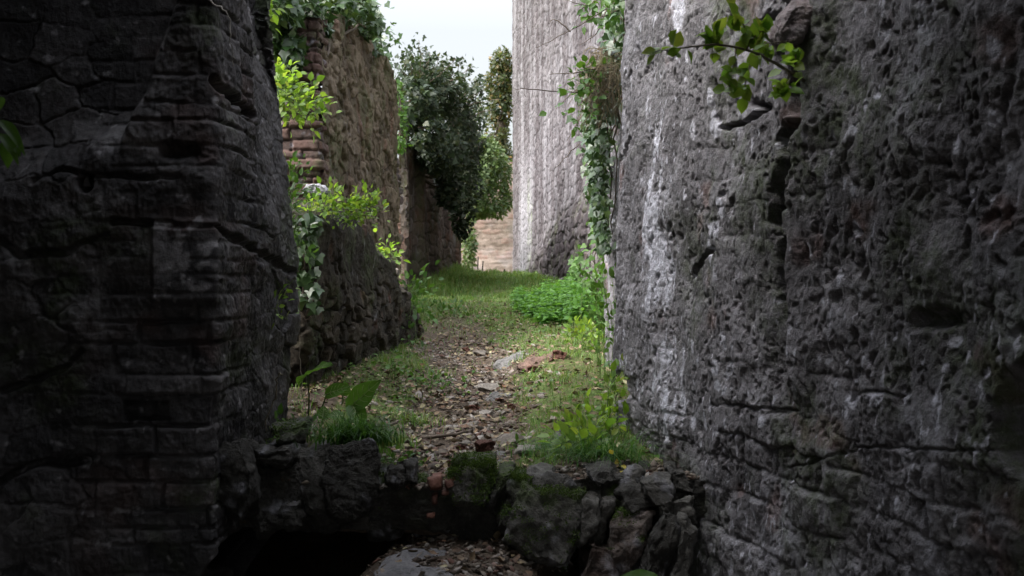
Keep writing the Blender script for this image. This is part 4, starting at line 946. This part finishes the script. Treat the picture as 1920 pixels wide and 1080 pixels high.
# broad leaved plant on the left edge
bl = empty('broad_leaf_plant', at(645, 800, 5.45), 'plant with a few large heart shaped leaves on tall stalks, left of the path', 'plant')
for k, (g0, b_, t_, wd, up, sg) in enumerate((
    ((578, 790, 5.4), (577, 702, 5.4), (621, 678, 5.3), .13, (-.2, -.25, 1), .1), ((578, 790, 5.4), (577, 702, 5.4), (555, 711, 5.45), .09, (.3, -.5, 1), .4), ((597, 775, 5.42), (612, 740, 5.4), (654, 721, 5.35), .075, (0, -.9, .6), .15), ((640, 760, 5.5), (642, 740, 5.5), (652, 716, 5.5), .08, (.8, -.5, .4), .3),
    ((650, 800, 5.35), (656, 765, 5.3), (712, 712, 5.25), .115, (-.35, -1, .25), .05), ((650, 800, 5.35), (660, 760, 5.3), (682, 793, 5.2), .09, (.2, -1, .2), .3), ((650, 800, 5.35), (643, 780, 5.3), (612, 777, 5.28), .06, (0, -.6, .8), .2), ((652, 805, 5.35), (655, 782, 5.3), (668, 770, 5.25), .07, (0, -.8, .6), .2),
    ((600, 800, 5.35), (605, 785, 5.3), (608, 760, 5.32), .06, (.2, -1, 0), .1))):
    lf = None
    V, Fc = bigleaf(at(*b_), at(*t_), wd, up=up, sag=sg, seed=k, heart=.25); lf = build('leaf', V, Fc, M['big'], bl)
    G = V.reshape(14, 9, 3); off = np.array([0, -.0012, .0012]); vt = [tube(G[:13, 4]+off, np.linspace(.0026, .0008, 13), 4)]
    for i_ in (2, 4, 6, 8):
        for sg_ in (-1, 1): vt.append(tube(np.array([G[i_, 4], G[i_+1, 4+2*sg_], G[min(i_+2, 13), 4+3*sg_]])+off, [.0014, .001, .0006], 4))
    VV, VF = join(vt); build('vein', VV, VF, M['palevein'], lf)
    V, Fc = tube(curve(A(g0, ((g0[0]+b_[0])/2+2, (g0[1]+b_[1])/2, (g0[2]+b_[2])/2), b_), 8), .004, 6); build('stalk', V, Fc, M['greenstem'], bl)
bl2 = empty('broad_leaf_plant', at(738, 705, 7.9), 'small broad leaved plant standing against the low wall base', 'plant')
for (g0, b_, t_, wd) in (((736, 712, 7.9), (735, 674, 7.9), (750, 665, 7.8), .07), ((740, 712, 7.9), (741, 685, 7.9), (752, 676, 7.8), .06), ((734, 712, 7.9), (731, 690, 7.9), (722, 686, 7.9), .05)):
    V, Fc = bigleaf(at(*b_), at(*t_), wd, up=(0, -.5, .8), sag=.2); build('leaf', V, Fc, M['big'], bl2)
    V, Fc = tube(curve(A(g0, b_), 6), .003, 5); build('stalk', V, Fc, M['greenstem'], bl2)
def herb(label, px, d, n, h, r, mat, size, name='leafy_herb', T=OVATE, per=9):
    st = []; ctr = np.array([xat(px, d), d, float(gz(xat(px, d), d))-.05])
    for k in range(n):
        x = xat(px, d)+rng.normal(0, r); y = d+rng.normal(0, r); z = float(gz(x, y)); hh = h*(.5+.6*rng.random())
        st.append([ctr, np.array([x, y, z-.01]), np.array([x, y, z+hh*.6])+rng.normal(0, .01, 3), np.array([x+rng.normal(0, .05), y+rng.normal(0, .05), z+hh])])
    return plant(name, label, 'herb', st, mat, per, size, T=T, spread=size*.5, start=.42)
herb('bright leafy herbs with large lower leaves at the foot of the right wall', 1105, 5.8, 15, .15, .1, 'fresh', .055)
herb('tall light green sprig against the edge of the right wall', 1142, 5.85, 6, .36, .03, 'fresh', .05)
herb('low green herbs in front of the right wall corner', 1085, 5.45, 9, .1, .07, 'fresh', .075)
herb('low dark herbs under the dead stalk by the left wall', 540, 5.55, 10, .1, .07, 'mid', .05)
herb('small herbs on the left bank above the stony edge', 745, 5.45, 12, .07, .07, 'mid', .035)
herb('green weeds along the left bank below the low wall', 800, 8.2, 18, .1, .16, 'mid', .04)
herb('pale herbs at the foot of the far left wall', 800, 15, 26, .18, .35, 'mid', .07)
herb('leafy weeds at the base of the right wall edge, higher up the slope', 1120, 9.5, 20, .2, .14, 'fresh', .06)
herb('leafy ivy shoots clinging to the very edge of the right wall above the herbs', 1143, 7.6, 14, .75, .05, 'mid', .06)
herb('climbing weeds at the right wall edge beyond the turf', 1128, 11, 18, .6, .1, 'nettle', .07)
yl = A((1165, 905, 5.15), (1155, 890, 5.12), (1160, 860, 5.1)), A((1165, 905, 5.15), (1145, 895, 5.1), (1142, 875, 5.1)), A((1165, 905, 5.15), (1172, 880, 5.1), (1150, 862, 5.05))
plant('yellow_sprig', 'small sprig of yellow autumn leaves beside the long grass at the right', 'sprig', list(yl), 'yellow', 4, .04, spread=.015, stem_r=.002)

# nettles
n = 420; d = 12.5+6*rng.random(n); x = xat(960, d)+rng.uniform(.02, 1.15, n)*1.0
k = (960+F*x/d > 965+.0*x+np.maximum(0, (14.5-d))*26) & (x < 1.15); x, d = x[k], d[k]
LP, LA, LN, LS, tb = [], [], [], [], []
for a, b2 in zip(x, d):
    z = float(gz(a, b2)); h = rng.uniform(.1, .24)*(1.0+.7*ss(.2, .9, a)); tb.append(tube(np.array([[a, b2, z-.02], [a+rng.normal(0, .03), b2, z+h]]), [.005, .003], 3))
    for q in np.linspace(.25, 1, 6):
        th = rng.random()*6.28
        for s_ in (0, math.pi):
            LP.append((a, b2, z+h*q)); LA.append((math.cos(th+s_), math.sin(th+s_), .15-.3*rng.random())); LN.append((0, 0, 1)); LS.append(.13*(1.2-.6*q)*rng.uniform(.7, 1.1))
LN = np.array(LN)+rng.normal(0, .25, (len(LN), 3))
V, Fc = leaves(OVATE, np.array(LP), np.array(LA, float), LN, np.array(LS)); V2, F2 = join(tb)
V, Fc = join([(V, Fc), (V2, F2)])
tag(build('nettle_bed', V, Fc, M['nettle']), 'dense bed of bright green nettles along the right side of the path', 'nettles', kind='stuff')
# tall grass and weeds by the far left wall
n = 2600; d = rng.uniform(19, 33, n); x = -1.62+.012*(d-19)*10*.1+np.abs(rng.normal(0, .28, n))
V, Fc = blades(np.stack([x, d, gz(x, d)], 1), .12+.35*rng.random(n)*np.exp(-((x+1.5)/.5)**2), .014, (.2, 0, 0), seg=3, droop=.7)
tag(build('tall_grass', V, Fc, M['grass']), 'taller grass along the foot of the far left wall', 'grass', kind='stuff')

# ---------------------------------------------------------------- ivy, shrubs and trees
def blob_points(blobs, n, shell=.35):
    w_ = np.array([b_[6] if len(b_) > 6 else b_[3]*b_[4] for b_ in blobs], float); w_ /= w_.sum()
    pick = rng.choice(len(blobs), n, p=w_); out = []
    v = rng.normal(0, 1, (n, 3)); v /= np.linalg.norm(v, axis=1)[:, None]; v *= (shell+(1-shell)*rng.random(n)[:, None]**.5)
    B = np.array([np.concatenate([at(b_[0], b_[1], b_[2]), [b_[3]/F*b_[2], b_[5], b_[4]/F*b_[2]]]) for b_ in blobs])[pick]
    return B[:, :3]+v*B[:, 3:], v
def mass(name, label, cat, base, blobs, n, size, mat, T=DIAM, trunk=None, limbs=True, sprays=None, parts=('trunk', 'crown'), gap=1.6, droop=-.4, hole=-.28):
    root = empty(name, base, label, cat)
    P, v = blob_points(blobs, n)
    k = fbm(P[:, 0]*gap+P[:, 1]*.7, P[:, 2]*gap+P[:, 1]*.5, 4, 5) > hole; P, v = P[k], v[k]
    LA = rdir(len(P), (0, 0, droop), .7)+.6*v; LN = rdir(len(P), (0, -.3, .6), .5)+.8*v
    LS = size*(.45+.95*rng.random(len(P))**1.5)
    tb = []
    if trunk is not None: tb.append(tube(curve(trunk[0], 14, .02), np.linspace(trunk[1], trunk[2], 14), 8))
    src = np.asarray(trunk[0][-1] if trunk is not None else base, float)
    if limbs:
        for b_ in blobs:
            c = at(b_[0], b_[1], b_[2]); rr = max(.01, (trunk[2] if trunk is not None else .03))
            tb.append(tube(curve([src, (src+c)/2+rng.normal(0, .1, 3), c, c+rng.normal(0, .15, 3)+np.array([0, 0, .1])], 12, .015), np.linspace(rr*.7, rr*.15, 12), 5))
    SP = []
    for (a, b_, m_) in (sprays or []):
        c = curve([np.asarray(a), (np.asarray(a)+np.asarray(b_))/2+rng.normal(0, .06, 3), np.asarray(b_)], 14, .01); tb.append(tube(c, np.linspace(.008, .003, 14)*np.linalg.norm(c[0])/14, 4))
        q = c[rng.integers(2, 14, m_)]+rng.normal(0, size*.7, (m_, 3)); SP.append(q)
    if SP:
        Q = np.concatenate(SP); P = np.concatenate([P, Q]); m_ = len(Q)
        LA = np.concatenate([LA, rdir(m_)]); LN = np.concatenate([LN, rdir(m_, (0, -.3, .6), .5)]); LS = np.concatenate([LS, size*(.6+.6*rng.random(m_))])
    V, Fc = join(tb); build(parts[0], V, Fc, M['bark'], root)
    V, Fc = leaves(T, P, LA, LN, LS); build(parts[1], V, Fc, M[mat], root)
    return root
# ivy over the top of the tall wall
sp = [(at(650, 20, 13), at(*q), 26) for q in ((700, 40, 13), (735, 60, 14), (715, 10, 13), (745, 75, 15), (690, -10, 13), (705, 70, 14), (725, 88, 15), (670, -15, 12.5))]
mass('wall_ivy', 'dark green ivy shrub covering the top of the tall wall', 'ivy', at(600, 60, 11),
     [(620, 10, 11.5, 60, 30, .5), (560, 15, 10.2, 55, 40, .5), (680, 35, 13, 36, 30, .6), (525, 60, 9.9, 26, 60, .3), (545, 100, 9.9, 26, 36, .25), (590, 45, 10.4, 30, 22, .3), (655, 5, 12, 50, 25, .5), (700, 80, 14.5, 16, 28, .4), (525, 10, 9.6, 40, 40, .4), (530, 150, 9.9, 14, 30, .2), (722, 120, 16, 10, 30, .3)],
     4200, .085, 'ivy', IVY, trunk=([at(600, 150, 11), at(605, 80, 11), at(610, 40, 11)], .05, .03), sprays=sp, parts=('stem', 'foliage'))
# dark ivied tree over the far left wall
sp = [(at(800, 170, 22), at(*q), 34) for q in ((770, 90, 22), (785, 75, 22), (810, 110, 22), (760, 110, 21), (830, 115, 23), (775, 130, 21), (800, 95, 22), (745, 125, 20))]
for _ in range(64):
    t_ = rng.random(); a0 = np.array([np.interp(t_, [0, .4, .75, 1], [765, 810, 860, 885]), np.interp(t_, [0, .4, .75, 1], [180, 170, 205, 300])])
    e0 = a0+np.array([rng.normal(10, 26)+20*t_, rng.uniform(-95, -25)*(1-.5*t_)]); d_ = 20.5+4.5*t_
    sp.append((at(a0[0], a0[1], d_), at(e0[0], e0[1], d_+rng.normal(0, .4)), int(rng.integers(16, 40))))
sp += [(at(850, 200, 25), at(*q), 26) for q in ((880, 120, 26), (895, 150, 26), (870, 140, 26), (905, 200, 27), (900, 235, 27), (890, 260, 26), (915, 215, 28))]
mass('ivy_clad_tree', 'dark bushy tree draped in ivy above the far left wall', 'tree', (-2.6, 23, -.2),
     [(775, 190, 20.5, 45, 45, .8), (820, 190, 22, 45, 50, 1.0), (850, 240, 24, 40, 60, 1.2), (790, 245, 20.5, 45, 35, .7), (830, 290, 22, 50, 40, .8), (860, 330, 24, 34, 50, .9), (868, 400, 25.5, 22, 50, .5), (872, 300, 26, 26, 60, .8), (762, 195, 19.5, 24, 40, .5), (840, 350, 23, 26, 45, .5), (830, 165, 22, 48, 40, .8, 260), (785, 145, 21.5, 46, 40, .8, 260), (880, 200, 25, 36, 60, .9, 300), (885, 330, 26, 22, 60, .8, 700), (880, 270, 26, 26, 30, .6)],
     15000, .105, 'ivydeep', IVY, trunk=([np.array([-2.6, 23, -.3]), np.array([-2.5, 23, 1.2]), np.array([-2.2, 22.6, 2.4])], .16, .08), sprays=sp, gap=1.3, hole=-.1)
# light small shrub beside it
mass('wall_shrub', 'lighter shrub at the wall top between the tall wall and the dark tree', 'shrub', at(745, 230, 18.2), [(745, 200, 18.2, 14, 40, .3), (752, 250, 18.2, 14, 40, .3), (742, 160, 18.2, 12, 24, .3)], 420, .09, 'mid', OVATE, parts=('stem', 'foliage'))
# ivy clad pillar-like tree
mass('ivy_column_tree', 'tall narrow ivy wrapped tree with tips tinted golden for sunlight, against the edge of the pale high wall', 'tree', (-.6, 48.6, .3),
     [(940, 115, 48.6, 20, 24, .6), (932, 155, 48.6, 24, 34, .7), (938, 200, 48.6, 24, 40, .7), (930, 250, 48.6, 24, 40, .7), (938, 300, 48.6, 26, 44, .7), (925, 340, 48.6, 32, 30, .8), (945, 350, 48.6, 16, 40, .6), (950, 150, 48.6, 12, 60, .5), (915, 365, 48.6, 26, 40, .7), (945, 400, 48.6, 12, 40, .5)],
     9000, .2, 'farleaf', DIAM, trunk=([np.array([-.6, 48.6, 0]), np.array([-.5, 48.6, 4]), np.array([-.4, 48.6, 7.5])], .22, .1), gap=.5)
# bushes over the end wall
mass('hanging_bush', 'green bush and creepers tumbling over the left part of the end wall', 'bush', (-1.6, 46, 4.0),
     [(905, 330, 45, 26, 34, .8), (890, 380, 45, 26, 34, .8), (910, 380, 45, 26, 30, .7), (935, 375, 45.5, 18, 34, .5), (880, 455, 43, 12, 50, .4), (950, 370, 46, 10, 24, .3), (915, 300, 45, 36, 40, .7), (938, 325, 46, 22, 34, .6), (905, 290, 45, 22, 40, .6), (890, 350, 44, 22, 50, .6)],
     11000, .17, 'bushleaf', DIAM, gap=.8, parts=('stem', 'foliage'))
mass('distant_tree', 'thin sunlit tree top showing in the gap between the dark tree and the ivy column', 'tree', (-3, 62, .2),
     [(890, 260, 62, 18, 30, 1.5), (905, 285, 62, 16, 22, 1.5), (880, 230, 62, 14, 24, 1.2), (900, 200, 62, 10, 24, 1.0)], 900, .2, 'farleaf', DIAM, trunk=([np.array([-2.2, 62, 0]), np.array([-2, 62, 4]), np.array([-1.9, 62, 7])], .2, .07), gap=1.0)

# ivy curtain on the right wall's far edge
n = 2300; P = []
for _ in range(n):
    py_ = rng.uniform(-10, 470) if rng.random() < .8 else rng.uniform(150, 330)
    c_ = np.interp(py_, [0, 100, 150, 220, 300, 420, 470], [1158, 1150, 1140, 1120, 1122, 1126, 1135]); w_ = np.interp(py_, [0, 100, 200, 300, 420, 470], [16, 18, 26, 18, 12, 8])
    P.append(at(c_+rng.normal(0, w_*.6), py_, rng.uniform(7.0, 8.6)))
P = np.array(P); rt = empty('ivy_curtain', at(1150, 300, 7.8), 'glossy ivy curtain hanging down the far edge of the right wall', 'ivy')
V, Fc = leaves(IVY, P, rdir(n, (-.3, -.2, -.9), .45), rdir(n, (-.7, -.6, .5), .45), .035+.035*rng.random(n)); build('foliage', V, Fc, M['ivy'], rt)
tb = [tube(curve(A((1160+6*k, -60, 7.6), (1150+5*k, 120, 7.5), (1130+6*k, 260, 7.6), (1124+6*k, 440, 7.8)), 16, .012), np.linspace(.009, .004, 16), 5) for k in range(5)]
V, Fc = join(tb); build('stem', V, Fc, M['bark'], rt)
plant('hanging_shrub', 'shrub of rounded dark leaves hanging from the right wall edge before the pale wall', 'shrub',
      fan(at(1135, 150, 7.0), [at(*q) for q in ((1042, 205, 6.7), (1065, 180, 6.8), (1075, 235, 6.7), (1060, 160, 6.8), (1090, 250, 6.8), (1085, 200, 6.8), (1100, 170, 6.9), (1080, 150, 6.8), (1105, 225, 6.8), (1095, 130, 6.9))]), 'mid', 13, .05, spread=.03, wid=1.3, stem_mat='twig', start=.35)
# dry grass bundle
n = 520; P = np.array([at(rng.normal(1135, 14), rng.uniform(90, 170), rng.uniform(6.9, 7.3)) for _ in range(n)])
tb = []
for p in P[:260]:
    L = rng.uniform(.1, .35); tb.append(tube(curve([p, p+np.array([rng.normal(-.02, .05), -.05, -.02]), p+np.array([rng.normal(-.04, .07), -.06, -L])], 7), .0018, 3))
V, Fc = join(tb); tag(build('dry_grass_bundle', V, Fc, M['dry'], origin=P.mean(0)), 'bundle of dry hanging stems caught in the ivy of the right wall edge', 'dry grass')
tb = []
for q in (((1160, 0, 6.9), (1090, 45, 6.7), (1005, 90, 6.6)), ((1150, 125, 7), (1085, 135, 6.8), (1030, 140, 6.7)), ((1120, 175, 7), (1000, 168, 6.8), (965, 166, 6.8)), ((1120, 5, 6.9), (1090, 20, 6.8), (1080, 60, 6.8)), ((1140, 10, 6.9), (1120, 60, 6.8), (1085, 85, 6.8)), ((1085, 270, 6.9), (1065, 290, 6.8), (1040, 315, 6.8)), ((1130, -10, 6.9), (1100, 10, 6.8), (1050, -5, 6.8)), ((1155, 20, 6.9), (1118, 40, 6.8), (1105, 80, 6.8)), ((1070, 60, 6.7), (1040, 36, 6.7), (1030, 45, 6.7))):
    tb.append(tube(curve(A(*q), 12, .003), np.linspace(.0045, .0015, 12), 4))
V, Fc = join(tb); tg = empty('bare_twigs', at(1160, 0, 6.9), 'bare thin twigs sticking out before the pale high wall', 'twigs'); build('stem', V, Fc, M['bark'], tg)
n = 60; P = np.array([at(rng.uniform(1085, 1165), rng.uniform(-10, 50), rng.uniform(6.7, 6.9)) for _ in range(n)])
V, Fc = leaves(OVATE, P, rdir(n, (-.3, 0, -.5), .6), rdir(n, (0, -.6, .6), .5), .06, .8); build('foliage', V, Fc, M['mid'], tg)
# creepers on the stub wall
n = 900; P = np.stack([np.full(n, 1.02)+rng.normal(0, .06, n), rng.uniform(11.5, 19, n), np.zeros(n)], 1); P[:, 2] = gz(P[:, 0], P[:, 1])+rng.random(n)**1.3*(rlow_top(P[:, 0], P[:, 1])-gz(P[:, 0], P[:, 1])+.1)
k = fbm(P[:, 1]*1.2, P[:, 2]*2, 3, 95) > -.02; P = P[k]; n = len(P)
rt = empty('wall_creeper', (1.1, 15, 0), 'green creepers scattered over the low broken wall below the pale wall', 'creeper')
V, Fc = leaves(IVY, P, rdir(n, (-.3, -.2, -.6), .5), rdir(n, (-.8, -.4, .5), .4), .07+.05*rng.random(n)); build('foliage', V, Fc, M['mid'], rt)
V, Fc = join([tube(curve([np.array([1.06, 12+q, -.4]), np.array([1.04, 12.3+q, 0]), np.array([1.05, 12.1+q, .5])], 9, .02), .008, 4) for q in range(0, 7)]+[tube(curve([np.array([1.06, 11.9, -.4]), np.array([1.06, 15, -.38]), np.array([1.06, 18.2, -.3])], 12), .008, 4)]); build('stem', V, Fc, M['bark'], rt)

# moss growing over the edge stones
mp_, mn_ = [], []
for V, Nn, amt in MOSS:
    k = fbm(V[:, 0]*8, V[:, 2]*8+V[:, 1]*5, 4, 41)+.5*Nn[:, 2] > amt
    k &= rng.random(len(V)) < .75
    for _ in range(2): mp_.append(V[k]+rng.normal(0, .006, (k.sum(), 3))); mn_.append(Nn[k])
P = np.concatenate(mp_); Nn = np.concatenate(mn_)
V, Fc = leaves(DIAM, P, Nn+rdir(len(P), (0, 0, .3), .6), rdir(len(P), (0, -.3, .6), .6), .004+.006*rng.random(len(P)), 1.3)
tag(build('moss', V, Fc, M['mossm']), 'dark green moss growing over the stones below the red brick', 'moss', kind='stuff')

# ---------------------------------------------------------------- thin roots, stalks and small things
V, Fc = tube(curve(A((372, -20, 4.5), (395, 2, 4.5), (420, 18, 4.5), (431, 40, 4.52), (432, 75, 4.52), (437, 100, 4.6), (438, 125, 4.6)), 30, .003), np.linspace(.004, .0012, 30), 5)
tag(build('hanging_root', V, Fc, M['root'], origin=at(372, -20, 4.5)), 'thin pale root dangling down the top of the dark left wall', 'root')
V, Fc = tube(curve(A((562, 560, 6.0), (561, 640, 6.0), (564, 700, 5.95), (568, 745, 5.9)), 20, .003), .002, 4)
tag(build('hanging_vine', V, Fc, M['twig'], origin=at(562, 560, 6)), 'thin straight hanging stem before the dark end of the low wall', 'stem')
V, Fc = tube(curve(A((498, 812, 5.3), (503, 775, 5.3), (516, 745, 5.3), (519, 715, 5.3), (522, 702, 5.28), (530, 702, 5.25)), 22, .003), np.linspace(.003, .004, 22), 5)
tag(build('dead_stalk', V, Fc, M['twig'], origin=at(498, 812, 5.3)), 'dead curved stalk standing at the foot of the dark left wall', 'stalk')
V, Fc = rock_px([(565, 362), (575, 345), (600, 343), (618, 356), (612, 368)], 7.4, .3, cuts=4, amp=.02, fr=8, seed=200)
tag(build('wall_top_stone', V, Fc, M['right'], origin=V.mean(0), masks=np.tile([.9, .4, 0, 0], (len(V), 1))), 'pale stone resting on top of the low wall among the herbs', 'stone')
V, Fc = rock_px([(732, 506), (742, 502), (748, 505), (747, 518), (735, 520)], 9.9, .2, cuts=3, amp=.01, fr=8, seed=201)
tag(build('wall_top_stone', V, Fc, M['stone1'], origin=V.mean(0)), 'small white stone on the lower step of the low wall', 'stone')
V, Fc = rock_px([(768, 585), (780, 580), (788, 592), (784, 602), (770, 600)], 11.6, .2, cuts=3, amp=.02, fr=8, seed=202)
tag(build('wall_top_stone', V, Fc, M['stone1'], origin=V.mean(0)), 'pale stone at the far foot of the low wall', 'stone')
V, Fc = rock_px([(1468, 30), (1490, 2), (1530, 5), (1528, 40), (1505, 78), (1472, 85), (1458, 60)], 3.85, .2, cuts=4, amp=.015, fr=9, seed=203)
tag(build('wedged_stone', V, Fc, M['right'], rroot, origin=V.mean(0), masks=np.tile([.8, .1, .2, .5], (len(V), 1))), 'pinkish stone wedged in the top of the crack')
V, Fc = rock_px([(146, 330), (166, 328), (172, 350), (150, 354)], 4.72, .1, cuts=4, amp=.012, fr=12, seed=204)
tag(build('loose_block', V, Fc, M['left'], origin=V.mean(0), masks=np.tile([.9, .2, 0, 0], (len(V), 1))), 'small angular stone sitting in a square hole of the dark left wall', 'stone')
for k, (px, d_, h) in enumerate(((896, 36, .62), (905, 34, .42))):
    p = np.array([xat(px, d_), d_, 0.0]); p[2] = gz(p[0], d_)
    V, Fc = tube(np.array([p-np.array([0, 0, .2]), p+np.array([0, 0, h*.5]), p+np.array([0.01, 0, h])]), [.022, .02, .018], 6)
    tag(build('thin_post', V, Fc, M['post'], origin=p), ('tall thin dark stake before the end wall', 'short thin dark stake right of the taller stake')[k], 'stake')
p = np.array([xat(946, 33), 33.0, 0]); p[2] = gz(p[0], 33)
bm_ = [(p+np.array([a, b2, c])) for a, b2, c in ((-.07, -.05, 0), (.07, -.05, 0), (.06, .06, 0), (-.06, .06, 0), (-.06, 0, .08), (.055, 0, .08), (-.02, 0, .16), (.02, 0, .16), (.0, .02, .2), (0, -.02, .2))]
V, Fc = rock_mesh(bm_, cuts=3, sm=.2, amp=.01, fr=9, seed=300)
tag(build('small_dark_stone', V, Fc, M['darkstone'], origin=p), 'small dark upright stone on the crest of the path before the end wall', 'stone')
